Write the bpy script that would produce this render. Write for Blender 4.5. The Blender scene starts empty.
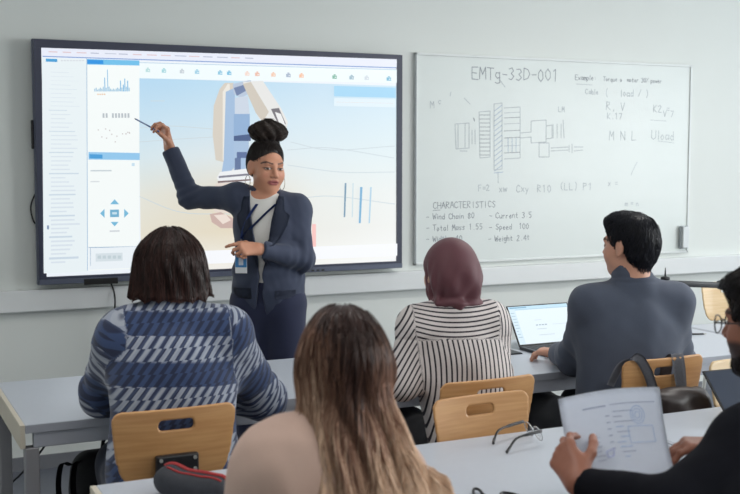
import bpy, bmesh, math, random
import numpy as np
from mathutils import Vector, Matrix
SC = bpy.context.scene
COL = SC.collection
PI = math.pi

# ------------------------------------------------------------------ camera
CAM_H, FPX, YAW, PITCH = 1.6, 1100.0, math.radians(25.3), math.radians(4.68)
cd = bpy.data.cameras.new('camera'); cam = bpy.data.objects.new('camera', cd); COL.objects.link(cam)
cam.location = (0, 0, CAM_H); cam.rotation_euler = (PI/2-PITCH, 0, -YAW)
cd.sensor_width = 36; cd.lens = FPX/740*36; cd.clip_start = 0.05
cd.dof.use_dof = True; cd.dof.focus_distance = 4.7; cd.dof.aperture_fstop = 5.0
SC.camera = cam
SC.view_settings.view_transform = 'Standard'; SC.view_settings.look = 'None'
SC.view_settings.gamma = 1; SC.view_settings.use_curve_mapping = False
SC.view_settings.exposure = 0.12
# ------------------------------------------------------------------ world and light
w = bpy.data.worlds.new('world'); SC.world = w; w.use_nodes = True
bg = w.node_tree.nodes['Background']; bg.inputs[0].default_value = (0.62, 0.74, 0.88, 1); bg.inputs[1].default_value = 1.6
def area(name, loc, target, sx, sy, power, color, spread=PI):
    l = bpy.data.lights.new(name, 'AREA'); l.shape = 'RECTANGLE'; l.size = sx; l.size_y = sy
    l.energy = power; l.color = color; l.spread = spread
    o = bpy.data.objects.new(name, l); COL.objects.link(o); o.location = loc
    o.rotation_euler = (Vector(target)-Vector(loc)).to_track_quat('-Z', 'Y').to_euler()
    return o
# daylight entering through the three windows of the right wall and the rear window
for k, (y, p) in enumerate(((4.35, 22), (2.0, 88), (-0.4, 130))):
    area('window_daylight', (7.75, y, 1.75), (0, y+0.5, 1.1), 1.9, 1.7, p, (0.975, 1.0, 0.985))
area('ceiling_lamp_light', (3.9, 3.7, 2.88), (3.9, 3.7, 0), 2.4, 0.3, 26, (1.0, 0.97, 0.93))
area('ceiling_lamp_light', (2.2, 0.6, 2.88), (2.2, 0.6, 0), 2.4, 0.3, 26, (1.0, 0.97, 0.93))
area('ceiling_lamp_light', (-0.2, 2.9, 2.88), (-0.2, 2.9, 0), 2.4, 0.3, 17, (1.0, 0.98, 0.95))  # added out of view to lift the light on the left wall

# ------------------------------------------------------------------ helpers
def lin(c):
    r = []
    for v in c[:3]:
        v = v/255.0
        r.append(v/12.92 if v <= 0.04045 else ((v+0.055)/1.055)**2.4)
    return tuple(r)
def lina(c): return (*lin(c), 1.0)
cY, sY, cP, sP = math.cos(YAW), math.sin(YAW), math.cos(PITCH), math.sin(PITCH)
FW = np.array([sY*cP, cY*cP, -sP]); RT = np.array([cY, -sY, 0.0]); UP = np.cross(RT, FW)
OO = np.array([0, 0, CAM_H])
def ray(x, y): return FW+RT*(x-370)/FPX+UP*(247-y)/FPX
def atY(x, y, Y): d = ray(x, y); return OO+d*Y/d[1]
def atZ(x, y, Z): d = ray(x, y); return OO+d*(Z-CAM_H)/d[2]
def atD(x, y, D): return OO+ray(x, y)*D

class N:                                   # a tiny wrapper that writes shader maths as expressions
    def __init__(s, t, sock): s.t, s.s = t, sock
    def _m(s, op, *a):
        n = s.t.nodes.new('ShaderNodeMath'); n.operation = op
        for i, v in enumerate((s,)+a):
            if isinstance(v, N): s.t.links.new(v.s, n.inputs[i])
            else: n.inputs[i].default_value = v
        return N(s.t, n.outputs[0])
    def __add__(s, o): return s._m('ADD', o)
    def __sub__(s, o): return s._m('SUBTRACT', o)
    def __mul__(s, o): return s._m('MULTIPLY', o)
    def __truediv__(s, o): return s._m('DIVIDE', o)
    def gt(s, o): return s._m('GREATER_THAN', o)
    def lt(s, o): return s._m('LESS_THAN', o)
    def fract(s): return s._m('FRACT')
    def floor(s): return s._m('FLOOR')
    def abs(s): return s._m('ABSOLUTE')
    def sin(s): return s._m('SINE')
    def mx(s, o): return s._m('MAXIMUM', o)
    def mn(s, o): return s._m('MINIMUM', o)
    def step(s, a, b):
        n = s.t.nodes.new('ShaderNodeMapRange'); n.interpolation_type = 'SMOOTHSTEP'
        s.t.links.new(s.s, n.inputs[0]); n.inputs[1].default_value = a; n.inputs[2].default_value = b
        return N(s.t, n.outputs[0])
def mixc(t, f, a, b):
    n = t.nodes.new('ShaderNodeMix'); n.data_type = 'RGBA'
    for k, v in ((0, f), (6, a), (7, b)):
        if isinstance(v, N): t.links.new(v.s, n.inputs[k])
        elif k == 0: n.inputs[0].default_value = v
        else: n.inputs[k].default_value = (*v[:3], 1)
    return N(t, n.outputs[2])
def newmat(name, rough=0.5, metal=0.0, **kw):
    m = bpy.data.materials.new(name); m.use_nodes = True; t = m.node_tree
    b = t.nodes['Principled BSDF']; b.inputs['Roughness'].default_value = rough
    b.inputs['Metallic'].default_value = metal
    for k, v in kw.items(): b.inputs[k.replace('_', ' ')].default_value = v
    return m, t, b
def noise(t, scale=10, detail=3, vec='Object', stretch=None, rough=0.5):
    tc = t.nodes.new('ShaderNodeTexCoord'); n = t.nodes.new('ShaderNodeTexNoise')
    n.inputs['Scale'].default_value = scale; n.inputs['Detail'].default_value = detail; n.inputs['Roughness'].default_value = rough
    src = tc.outputs[vec]
    if stretch:
        mp = t.nodes.new('ShaderNodeMapping'); mp.inputs['Scale'].default_value = stretch
        t.links.new(src, mp.inputs[0]); src = mp.outputs[0]
    t.links.new(src, n.inputs['Vector'])
    return N(t, n.outputs[0])
def xyz(t, vec='Object', attr=None):
    if attr:
        a = t.nodes.new('ShaderNodeAttribute'); a.attribute_name = attr; src = a.outputs['Vector']
    else: src = t.nodes.new('ShaderNodeTexCoord').outputs[vec]
    s = t.nodes.new('ShaderNodeSeparateXYZ'); t.links.new(src, s.inputs[0])
    return [N(t, s.outputs[i]) for i in range(3)]
def bump(t, b, h, strength=0.2, dist=0.002):
    n = t.nodes.new('ShaderNodeBump'); n.inputs['Strength'].default_value = strength; n.inputs['Distance'].default_value = dist
    t.links.new(h.s, n.inputs['Height']); t.links.new(n.outputs[0], b.inputs['Normal'])
def mat(name, c, rough=0.5, metal=0.0, var=0.06, scale=12, bmp=0.0, stretch=None, **kw):
    m, t, b = newmat(name, rough, metal, **kw); c = lin(c)
    f = noise(t, scale, 4, stretch=stretch)
    col = mixc(t, f, tuple(v*(1-var) for v in c), tuple(min(1, v*(1+var)) for v in c))
    t.links.new(col.s, b.inputs['Base Color'])
    if bmp: bump(t, b, f, bmp)
    return m
def attrmat(name, rough=0.5, var=0.05, scale=60, bmp=0.0, attr='Col', stretch=None, **kw):
    m, t, b = newmat(name, rough, 0, **kw)
    a = t.nodes.new('ShaderNodeAttribute'); a.attribute_name = attr
    f = noise(t, scale, 3, stretch=stretch)
    g = f*(2*var)+(1-var)
    n = t.nodes.new('ShaderNodeVectorMath'); n.operation = 'SCALE'
    t.links.new(a.outputs['Color'], n.inputs[0]); t.links.new(g.s, n.inputs['Scale'])
    t.links.new(n.outputs[0], b.inputs['Base Color'])
    if bmp: bump(t, b, f, bmp)
    return m

def tag(o, label=None, cat=None, group=None, kind=None):
    for k, v in (('label', label), ('category', cat), ('group', group), ('kind', kind)):
        if v: o[k] = v
    return o
def empty(name, loc, rz=0, label=None, cat=None, group=None):
    o = bpy.data.objects.new(name, None); COL.objects.link(o); o.empty_display_size = 0.1
    o.location = loc; o.rotation_euler = (0, 0, rz); return tag(o, label, cat, group)
def link(name, me, m, parent=None, smooth=False, world=False):
    """mesh object; with world=True its vertices are world coordinates and the (unrotated) parent's place is taken off"""
    o = bpy.data.objects.new(name, me); COL.objects.link(o)
    for mm in (m if isinstance(m, (list, tuple)) else [m]): me.materials.append(mm)
    if smooth: me.polygons.foreach_set('use_smooth', [True]*len(me.polygons))
    if parent is not None:
        o.parent = parent
        if world:
            r = parent
            off = Vector((0, 0, 0))
            while r is not None: off += r.location; r = r.parent
            me.transform(Matrix.Translation(-off))
    return o
def build(name, bm, m, parent=None, smooth=False, world=False):
    bmesh.ops.recalc_face_normals(bm, faces=bm.faces)
    me = bpy.data.meshes.new(name); bm.to_mesh(me); bm.free()
    return link(name, me, m, parent, smooth, world)
def box(bm, lo, hi, bev=0.0, mi=0, M=None, seg=2):
    r = bmesh.ops.create_cube(bm, size=1.0); vs = r['verts']
    for v in vs: v.co = Vector([(lo[i]+hi[i])/2+v.co[i]*(hi[i]-lo[i]) for i in range(3)])
    fs = set(f for v in vs for f in v.link_faces)
    if bev:
        es = list(set(e for v in vs for e in v.link_edges))
        rr = bmesh.ops.bevel(bm, geom=es, offset=bev, segments=seg, affect='EDGES', profile=0.5)
        fs = set(f for f in rr['faces'])|set(f for f in fs if f.is_valid)
        vs = list(set(v for f in fs for v in f.verts))
    for f in fs: f.material_index = mi
    if M is not None:
        for v in vs: v.co = M @ v.co
    return vs
def tube(bm, pts, r, n=8, mi=0, closed=False, cap=True):
    pts = [Vector(p) for p in pts]; rs = r if isinstance(r, (list, tuple)) else [r]*len(pts)
    rings = []; prev = None; L = len(pts)
    for i, p in enumerate(pts):
        a = pts[i-1] if (i > 0 or closed) else p; b = pts[(i+1) % L] if (i < L-1 or closed) else p
        d = (b-a).normalized()
        if prev is None:
            u = d.orthogonal().normalized()
        else:
            u = prev-d*prev.dot(d); u = u.normalized() if u.length > 1e-6 else d.orthogonal().normalized()
        prev = u; v = d.cross(u)
        rings.append([bm.verts.new(p+(u*math.cos(2*PI*k/n)+v*math.sin(2*PI*k/n))*rs[i]) for k in range(n)])
    for i in range(L if closed else L-1):
        A, B = rings[i], rings[(i+1) % L]
        for k in range(n):
            f = bm.faces.new((A[k], A[(k+1) % n], B[(k+1) % n], B[k])); f.material_index = mi; f.smooth = True
    if cap and not closed:
        bm.faces.new(rings[0][::-1]).material_index = mi; bm.faces.new(rings[-1]).material_index = mi
def spline(pts, n=8):
    """Catmull-Rom through the points"""
    P = [np.array(p, float) for p in pts]; P = [2*P[0]-P[1]]+P+[2*P[-1]-P[-2]]; out = []
    for i in range(1, len(P)-2):
        for k in range(n):
            t = k/n; a, b, c, d = P[i-1:i+3]
            out.append(0.5*((2*b)+(-a+c)*t+(2*a-5*b+4*c-d)*t*t+(-a+3*b-3*c+d)*t**3))
    out.append(P[-2]); return out

# ------------------------------------------------------------------ distance-field modeller (smooth continuous surfaces)
def smin(a, b, k):
    if k <= 0: return np.minimum(a, b)
    h = np.maximum(k-np.abs(a-b), 0)/k
    return np.minimum(a, b)-h*h*k*0.25
def nrm(v): v = np.array(v, float); return v/np.linalg.norm(v)
def Rz(a): c, s = math.cos(a), math.sin(a); return np.array([[c, -s, 0], [s, c, 0], [0, 0, 1.0]])
def Rx(a): c, s = math.cos(a), math.sin(a); return np.array([[1.0, 0, 0], [0, c, -s], [0, s, c]])
def Ry(a): c, s = math.cos(a), math.sin(a); return np.array([[c, 0, s], [0, 1.0, 0], [-s, 0, c]])
def ell(c, r, R=None):
    c = np.array(c, float); r = np.array(r, float)
    def f(P):
        q = P-c
        if R is not None: q = q@R
        k0 = np.linalg.norm(q/r, axis=1); k1 = np.linalg.norm(q/(r*r), axis=1)
        return k0*(k0-1)/np.maximum(k1, 1e-9)
    return f
def cap(a, b, ra, rb=None, sq=None):
    """tapered capsule; sq=(direction, factor) flattens it along a direction"""
    a = np.array(a, float); b = np.array(b, float); rb = ra if rb is None else rb
    ab = b-a; L2 = max(ab@ab, 1e-12)
    if sq: sd = nrm(sq[0]); sf = sq[1]
    def f(P):
        q = P-a; t = np.clip(q@ab/L2, 0, 1); w_ = q-t[:, None]*ab
        if sq:
            c_ = w_@sd; w_ = w_+(c_*(1/sf-1))[:, None]*sd
        return (np.linalg.norm(w_, axis=1)-(ra+(rb-ra)*t))*(min(1, sf) if sq else 1)
    return f
def bx3(c, h, R=None, r=0.0):
    c = np.array(c, float); h = np.array(h, float)-r
    def f(P):
        q = P-c
        if R is not None: q = q@R
        q = np.abs(q)-h
        return np.linalg.norm(np.maximum(q, 0), axis=1)+np.minimum(q.max(1), 0)-r
    return f
def half(p, n):
    p = np.array(p, float); n = nrm(n); return lambda P: (P-p)@n      # negative behind the plane
class S:
    def __init__(s): s.it = []; s.disp = None; s.xf = None
    def add(s, f, k=0.02): s.it.append((0, f, k)); return s
    def sub(s, f, k=0.005): s.it.append((1, f, k)); return s
    def keep(s, f, k=0.004): s.it.append((2, f, k)); return s          # intersection
    def comb(s, ds, idx):
        d = None
        for v, i in zip(ds, idx):
            op, _, k = s.it[i]
            if op == 0: d = v if d is None else smin(d, v, k)
            elif d is None: continue
            elif op == 1: d = -smin(-d, v, k)
            else: d = -smin(-d, -v, k)
        return d
    def raw(s, P, idx=None):
        idx = range(len(s.it)) if idx is None else idx
        return s.comb([s.it[i][1](P) for i in idx], idx)
    def __call__(s, P, idx=None):
        d = s.raw(P, idx)
        if s.disp is not None and d is not None: d = d+s.disp(P)
        return d
    def grad(s, P, e=0.0015):
        g = np.stack([s(P+np.eye(3)[i]*e)-s(P-np.eye(3)[i]*e) for i in range(3)], 1)
        return g/np.maximum(np.linalg.norm(g, axis=1), 1e-9)[:, None]
def polygonise(F, lo, hi, h, B=14):
    lo = np.array(lo, float); hi = np.array(hi, float); nb = np.ceil((hi-lo)/(B*h)).astype(int)
    gi = np.stack(np.meshgrid(*[np.arange(n) for n in nb], indexing='ij'), -1).reshape(-1, 3)
    C = lo+(gi+0.5)*B*h; R = 0.5*B*h*math.sqrt(3)
    D = np.stack([it[1](C) for it in F.it]); tot = F.comb(list(D), range(len(F.it)))
    act = np.where(np.abs(tot) < R*1.5+0.03)[0]
    NX, NY, NZ = [int(v) for v in nb*B+3]
    g = np.arange(B+1); G = np.stack(np.meshgrid(g, g, g, indexing='ij'), -1).reshape(-1, 3)
    cid = []; cpos = []; quads = []
    corners = [(0,0,0),(1,0,0),(0,1,0),(1,1,0),(0,0,1),(1,0,1),(0,1,1),(1,1,1)]
    edges = [(0,1),(2,3),(4,5),(6,7),(0,2),(1,3),(4,6),(5,7),(0,4),(1,5),(2,6),(3,7)]
    adds = [i for i, it in enumerate(F.it) if it[0] == 0]
    for a in act:
        m = D[adds, a].min() if adds else 0
        idx = [i for i, it in enumerate(F.it) if (it[0] == 0 and (D[i, a] < 1.5*R+it[2]+0.01+max(0, m))) or (it[0] == 1 and D[i, a] < 1.5*R+it[2]) or (it[0] == 2 and D[i, a] > -1.5*R-it[2])]
        if not any(F.it[i][0] == 0 for i in idx): continue
        base = gi[a]*B
        V = F(lo+(G+base)*h, idx).reshape(B+1, B+1, B+1)
        if V.min() > 0 or V.max() < 0: continue
        I = V < 0
        cs = [I[c[0]:c[0]+B, c[1]:c[1]+B, c[2]:c[2]+B] for c in corners]
        cnt = sum(c.astype(np.int8) for c in cs); A = np.argwhere((cnt > 0) & (cnt < 8))
        if len(A):
            vals = np.stack([V[A[:, 0]+c[0], A[:, 1]+c[1], A[:, 2]+c[2]] for c in corners], 1)
            acc = np.zeros((len(A), 3)); num = np.zeros(len(A))
            for (p, q) in edges:
                v0, v1 = vals[:, p], vals[:, q]; mk = (v0 < 0) != (v1 < 0)
                t = np.where(mk, v0/np.where(mk, v0-v1, 1), 0)
                cp_ = np.array(corners[p]); dq = np.array(corners[q])-cp_
                acc += np.where(mk[:, None], cp_+t[:, None]*dq, 0); num += mk
            cpos.append(lo+(A+base+acc/num[:, None])*h)
            gg = A+base+1; cid.append(gg[:, 0]+NX*(gg[:, 1]+NY*gg[:, 2].astype(np.int64)))
        for ax in range(3):
            b_, c_ = (ax+1) % 3, (ax+2) % 3
            s0 = I[:B, :B, :B]; sl = [slice(0, B)]*3; sl[ax] = slice(1, B+1); s1 = I[tuple(sl)]
            E = np.argwhere(s0 != s1)
            if not len(E): continue
            fl = s0[E[:, 0], E[:, 1], E[:, 2]]; g0 = E+base+1
            st = np.array([1, NX, NX*NY], dtype=np.int64); i0 = g0@st
            q = np.stack([i0, i0-st[b_], i0-st[b_]-st[c_], i0-st[c_]], 1)
            q[~fl] = q[~fl][:, ::-1]
            quads.append(q)
    cid = np.concatenate(cid); cpos = np.concatenate(cpos); o = np.argsort(cid); cid = cid[o]; cpos = cpos[o]
    Q = np.concatenate(quads); j = np.searchsorted(cid, Q); j = np.clip(j, 0, len(cid)-1)
    ok = (cid[j] == Q).all(1)
    return cpos, j[ok]
def tomesh(name, V, Q, attrs=None):
    me = bpy.data.meshes.new(name); n = len(V); k = Q.shape[1]
    me.vertices.add(n); me.vertices.foreach_set('co', np.asarray(V, np.float32).ravel())
    me.loops.add(Q.size); me.loops.foreach_set('vertex_index', Q.astype(np.int32).ravel())
    me.polygons.add(len(Q)); me.polygons.foreach_set('loop_start', np.arange(0, Q.size, k, dtype=np.int32))
    me.polygons.foreach_set('loop_total', np.full(len(Q), k, np.int32))
    me.update(calc_edges=True); me.validate()
    for nm, arr in (attrs or {}).items():
        if arr.shape[1] == 3 and nm != 'Col':
            a = me.attributes.new(nm, 'FLOAT_VECTOR', 'POINT'); a.data.foreach_set('vector', arr.astype(np.float32).ravel())
        else:
            if arr.shape[1] == 3: arr = np.concatenate([arr, np.ones((len(arr), 1))], 1)
            a = me.attributes.new(nm, 'FLOAT_COLOR', 'POINT'); a.data.foreach_set('color', arr.astype(np.float32).ravel())
    return me
def sdf_obj(name, F, lo, hi, h, m, parent, attr=None, world=True):
    V, Q = polygonise(F, lo, hi, h)
    return link(name, tomesh(name, V, Q, attr(V) if attr else None), m, parent, True, world)
RS = np.random.RandomState(7)
def wob(seed, freq, amp, n=7, aniso=(1, 1, 1)):
    """smooth pseudo-noise from sines: cloth folds"""
    r = np.random.RandomState(seed); K = r.normal(size=(n, 3))*freq*np.array(aniso); ph = r.uniform(0, 6.28, n); A = r.uniform(0.4, 1, n)
    def f(P):
        q = P@K.T+ph; q = q+0.9*np.sin(np.roll(q, 1, axis=1)*0.6)
        return amp*(np.sin(q)*A).sum(1)/math.sqrt(n)
    return f
def strands(F, roots, flow, steps, ds, r0, r1=0.0004, off=0.001, sides=3, jit=0.15, seed=1, curl=0.0):
    """hair fibres traced over the surface of F; returns V, Q, t (0 root .. 1 tip), id"""
    rs = np.random.RandomState(seed); P = roots.copy(); n = len(P); path = []
    J = rs.normal(size=(n, 3))*jit; offs = off+np.abs(rs.normal(size=n))*off; prev = None
    for s_ in range(steps):
        g = F.grad(P); d = F(P); P = P-g*(d-offs)[:, None]
        path.append(P.copy())
        v = flow(P)+J
        if curl: v = v+curl*np.stack([np.sin(s_*0.9+J[:, 0]*40), np.cos(s_*0.9+J[:, 1]*40), 0*J[:, 0]], 1)
        v = v-g*(v*g).sum(1)[:, None]; v /= np.maximum(np.linalg.norm(v, axis=1), 1e-6)[:, None]
        if prev is not None: v = 0.6*v+0.4*prev; v /= np.linalg.norm(v, axis=1)[:, None]
        prev = v; P = P+v*ds
    path = np.stack(path, 1); T = np.gradient(path, axis=1); T /= np.maximum(np.linalg.norm(T, axis=2), 1e-9)[..., None]
    up = np.array([0.3, 0.5, 0.81]); A = np.cross(T, up); A /= np.maximum(np.linalg.norm(A, axis=2), 1e-6)[..., None]; Bv = np.cross(T, A)
    tt = np.linspace(0, 1, steps); rad = (r0+(r1-r0)*tt**2)[None, :, None]*rs.uniform(0.6, 1.2, n)[:, None, None]
    ring = [path+(A*math.cos(2*PI*k/sides)+Bv*math.sin(2*PI*k/sides))*rad for k in range(sides)]
    V = np.stack(ring, 2).reshape(-1, 3)
    ii = np.arange(n)[:, None, None]*steps*sides+np.arange(steps-1)[None, :, None]*sides+np.arange(sides)[None, None, :]
    i2 = ii-np.arange(sides)+((np.arange(sides)+1) % sides)
    Q = np.stack([ii, i2, i2+sides, ii+sides], -1).reshape(-1, 4)
    t = np.broadcast_to(tt[None, :, None], (n, steps, sides)).reshape(-1)
    ids = np.broadcast_to(rs.uniform(0, 1, n)[:, None, None], (n, steps, sides)).reshape(-1)
    return V, Q, t, ids
def hair_obj(name, F, lo, hi, h, m, parent, colf, st=None):
    V, Q = polygonise(F, lo, hi, h); C = colf(V, np.full(len(V), 0.5), np.full(len(V), 0.35))
    if st is not None:
        for s_ in st:
            V2, Q2, t, ids = s_; Q = np.concatenate([Q, Q2+len(V)]); V = np.concatenate([V, V2]); C = np.concatenate([C, colf(V2, t, ids)])
    return link(name, tomesh(name, V, Q, {'Col': C}), m, parent, True, True)
# ================================================================== the room
WY = 5.75; X0, X1, Y0, CE = -2.2, 7.6, -2.6, 3.0
m_wall = mat('wall_paint', (220, 224, 221), 0.7, var=0.015, scale=3, bmp=0.03)
m_ceil = mat('ceiling_paint', (228, 229, 228), 0.8, var=0.02)
m_floor = mat('floor_vinyl', (104, 108, 118), 0.45, var=0.10, scale=40)
m_trunk = mat('trunking_plastic', (222, 225, 226), 0.35, var=0.01)
m_base = mat('baseboard_grey', (120, 122, 128), 0.5)
m_alu = mat('window_aluminium', (205, 208, 210), 0.4, 0.3)
def struct(name, parts, m):
    bm = bmesh.new()
    for lo, hi in parts: box(bm, lo, hi)
    o = build(name, bm, m); o['kind'] = 'structure'; return o
struct('floor', [((X0-.1, Y0-.1, -.1), (X1+.1, WY+.1, 0))], m_floor)
struct('ceiling', [((X0-.1, Y0-.1, CE), (X1+.1, WY+.1, CE+.1))], m_ceil)
struct('wall_front', [((X0-.1, WY, 0), (X1+.1, WY+.12, CE))], m_wall)
struct('wall_left', [((X0-.12, Y0, 0), (X0, WY, CE))], m_wall)
struct('wall_back', [((X0-.1, Y0-.12, 0), (X1+.1, Y0, CE))], m_wall)
WIN = [(3.35, 5.35), (1.0, 3.0), (-1.4, 0.6)]; wz0, wz1 = 0.9, 2.6
pr_ = [((X1, Y0, 0), (X1+.12, WY, wz0)), ((X1, Y0, wz1), (X1+.12, WY, CE)), ((X1, 5.35, wz0), (X1+.12, WY, wz1)),
       ((X1, 3.0, wz0), (X1+.12, 3.35, wz1)), ((X1, 0.6, wz0), (X1+.12, 1.0, wz1)), ((X1, Y0, wz0), (X1+.12, -1.4, wz1))]
struct('wall_right', pr_, m_wall)
for k, (a, b) in enumerate(WIN):
    bm = bmesh.new()
    for lo, hi in (((X1+.02, a, wz0), (X1+.08, b, wz0+.05)), ((X1+.02, a, wz1-.05), (X1+.08, b, wz1)), ((X1+.02, a, wz0), (X1+.08, a+.05, wz1)),
                   ((X1+.02, b-.05, wz0), (X1+.08, b, wz1)), ((X1+.03, (a+b)/2-.03, wz0), (X1+.07, (a+b)/2+.03, wz1))): box(bm, lo, hi, 0.004)
    box(bm, (X1-.12, a-.03, wz0-.03), (X1+.02, b+.03, wz0), 0.006)
    o = build('window_%d' % (k+1), bm, m_alu); o['kind'] = 'structure'
o = struct('trim_1', [((X0, WY-.055, .822), (X1, WY, .932))], m_trunk)
bv = o.modifiers.new('b', 'BEVEL'); bv.width = 0.006; bv.segments = 2
struct('baseboard_front', [((X0, WY-.014, 0), (X1, WY, .07))], m_base)
m_lampb = mat('lamp_body', (225, 226, 226), 0.4)
m_emit, t_, b_ = newmat('lamp_diffuser', 0.5); b_.inputs['Emission Color'].default_value = (1, .97, .93, 1); b_.inputs['Emission Strength'].default_value = 2.0
for (lx, ly, wh) in ((3.9, 3.7, 'nearer the front wall'), (2.2, 0.6, 'above the rear of the room'), (-0.2, 2.9, 'added for light above the left side of the room')):  # the left-hand lamp is an added fill for that side
    e = empty('ceiling_lamp', (lx, ly, CE), 0, 'long white ceiling lamp '+wh, 'lamp', 'ceiling lamps')
    bm = bmesh.new(); box(bm, (-1.25, -.2, -.07), (1.25, .2, 0), .006); build('housing', bm, m_lampb, e)
    bm = bmesh.new(); box(bm, (-1.2, -.16, -.078), (1.2, .16, -.0701)); build('diffuser', bm, m_emit, e)

# ================================================================== interactive display
m_bez = mat('display_bezel', (54, 58, 78), 0.35, var=0.03)
m_bezl = mat('display_side', (92, 98, 116), 0.4, 0.3)
m_blk = mat('black_plastic', (22, 23, 27), 0.4)
m_port = mat('port_black', (12, 12, 15), 0.5)
DF = 5.665
def scrmat(name, strength):
    m, t, b = newmat(name, 0.35)
    a = t.nodes.new('ShaderNodeAttribute'); a.attribute_name = 'Col'
    b.inputs['Base Color'].default_value = (0.02, 0.02, 0.02, 1)
    t.links.new(a.outputs['Color'], b.inputs['Emission Color']); b.inputs['Emission Strength'].default_value = strength
    return m
m_scr = scrmat('lit_screen', 0.98)
class Pic:                                 # coloured flat shapes stacked a hair apart on one plane
    def __init__(s, base, step=0.00012): s.V = []; s.Q = []; s.C = []; s.n = 0; s.base = base; s.stp = step
    def poly(s, pts, col):
        """pts: list of points on the plane as 3-vectors made by s.P"""
        s.n += 1; off = s.n*s.stp; k = len(s.V)
        for p in pts: s.V.append(s.out(p, off)); s.C.append(lin(col))
        s.Q.append(list(range(k, k+len(pts))))
    def mesh(s, name):
        me = bpy.data.meshes.new(name); me.from_pydata([tuple(v) for v in s.V], [], s.Q); me.update()
        a = me.attributes.new('Col', 'FLOAT_COLOR', 'POINT')
        a.data.foreach_set('color', np.concatenate([np.array(s.C), np.ones((len(s.C), 1))], 1).astype(np.float32).ravel())
        return me
disp = empty('interactive_display', (1.885, WY, .95), 0, 'large black framed interactive display showing a white robot arm on the front wall', 'display')
DXa, DXb, DZa, DZb = .848, 2.888, .965, 2.19
tl = atY(41, 48, DF); br_ = atY(396, 261, DF); bl = atY(43, 272, DF); sx0, sx1 = tl[0], br_[0]; sz0, sz1 = br_[2], tl[2]
dl = atY(33, 39, DF); drr = atY(401, 268, DF); DXa, DXb, DZb = dl[0], drr[0], dl[2]; DZa = atY(37, 285, DF)[2]
bm = bmesh.new()
box(bm, (DXa, DF-.012, sz1+.001), (DXb, DF+.05, DZb)); box(bm, (DXa, DF-.012, DZa), (DXb, DF+.05, sz0-.001))
box(bm, (DXa, DF-.012, sz0-.0008), (sx0-.001, DF+.05, sz1+.0008)); box(bm, (sx1+.001, DF-.012, sz0-.0008), (DXb, DF+.05, sz1+.0008))
build('bezel', bm, m_bez, disp, world=True)
bm = bmesh.new(); box(bm, (DXa-.004, DF+.012, DZa-.004), (DXb+.004, DF+.0499, DZb+.004), .004)
build('housing', bm, m_bezl, disp, world=True)
bm = bmesh.new(); box(bm, (DXa+.5, DF+.0501, DZa+.3), (DXb-.5, WY-.001, DZb-.35), .004); build('wall_mount', bm, m_blk, disp, world=True)
bm = bmesh.new(); box(bm, (DXa, DF-.016, DZa), (DXb, DF-.0119, DZa+.026), .001); build('lower_strip', bm, m_bezl, disp, world=True)
bm = bmesh.new()
a = atY(84, 279, DF-.016); b = atY(118, 283, DF-.016); box(bm, (a[0], DF-.018, b[2]-.002), (b[0], DF-.015, a[2]), .001)
build('front_port_panel', bm, m_port, disp, world=True)
for k in range(5): bm = bmesh.new(); box(bm, (2.25+k*.03, DF-.018, DZa+.004), (2.268+k*.03, DF-.0155, DZa+.014), .001); build('button', bm, m_port, disp, world=True)
a = atY(29.5, 120, DF+.03); b = atY(33, 149, DF+.03); bm = bmesh.new(); box(bm, (DXa-.016, DF+.018, b[2]), (DXa-.0035, DF+.04, a[2]), .004); build('side_handle', bm, m_blk, disp, world=True)
bm = bmesh.new(); tube(bm, spline([atY(*p, DF+.06) for p in ((36, 192), (31.5, 203), (31, 212), (34, 222), (37, 224))], 6), .004); build('cable_loop', bm, m_blk, disp, world=True)
pc = Pic(DF); pc.out = lambda p, off: (p[0], DF-.0005-off, p[2])
def P2(x, y): return atY(x, y, DF)
def rect(x0, y0, x1, y1, c):
    a, b = P2(x0, y0), P2(x1, y1); pc.poly([(a[0], 0, a[2]), (b[0], 0, a[2]), (b[0], 0, b[2]), (a[0], 0, b[2])], c)
def poly(pts, c): pc.poly([P2(*p) for p in pts], c)
# the rendered picture behind the windows: soft gradient of the image itself
def lerp(a, b, t): return [a[i]+(b[i]-a[i])*t for i in range(3)]
ctrl = [[(172, 207, 231), (180, 212, 232), (192, 217, 234), (200, 222, 236)], [(188, 214, 230), (197, 219, 232), (206, 224, 234), (210, 227, 235)],
        [(206, 222, 228), (214, 222, 224), (216, 228, 232), (218, 230, 233)], [(218, 219, 210), (218, 210, 192), (224, 228, 225), (227, 232, 231)],
        [(219, 214, 198), (220, 210, 188), (226, 227, 222), (230, 232, 230)], [(232, 232, 228), (232, 230, 224), (236, 236, 232), (238, 240, 240)]]
gx0, gx1 = P2(138, 80)[0], sx1; nx, nz = 18, 20; zt = P2(138, 78)[2]
def cc(u, v):
    a = u*3; b = v*5; i = min(int(a), 2); j = min(int(b), 4); a -= i; b -= j
    return lerp(lerp(ctrl[j][i], ctrl[j][i+1], a), lerp(ctrl[j+1][i], ctrl[j+1][i+1], a), b)
rect(41, 48, 396, 261, (228, 234, 240))
pc.n += 1; k0 = len(pc.V)
for j in range(nz+1):
    for i in range(nx+1):
        pc.V.append((gx0+(gx1-gx0)*i/nx, DF-.0005-pc.n*pc.stp, zt+(sz0-zt)*j/nz)); pc.C.append(lin(cc(i/nx, j/nz)))
for j in range(nz):
    for i in range(nx): a = k0+j*(nx+1)+i; pc.Q.append([a, a+1, a+nx+2, a+nx+1])
def pline(pts, wpx, c, sp=6):
    pts = spline(pts, sp) if sp else [np.array(p, float) for p in pts]
    for a, b in zip(pts[:-1], pts[1:]):
        d = b-a; n_ = np.array([-d[1], d[0]])/max(1e-6, math.hypot(*d))*wpx/2
        poly([a+n_, b+n_, b-n_, a-n_], c)
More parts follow.
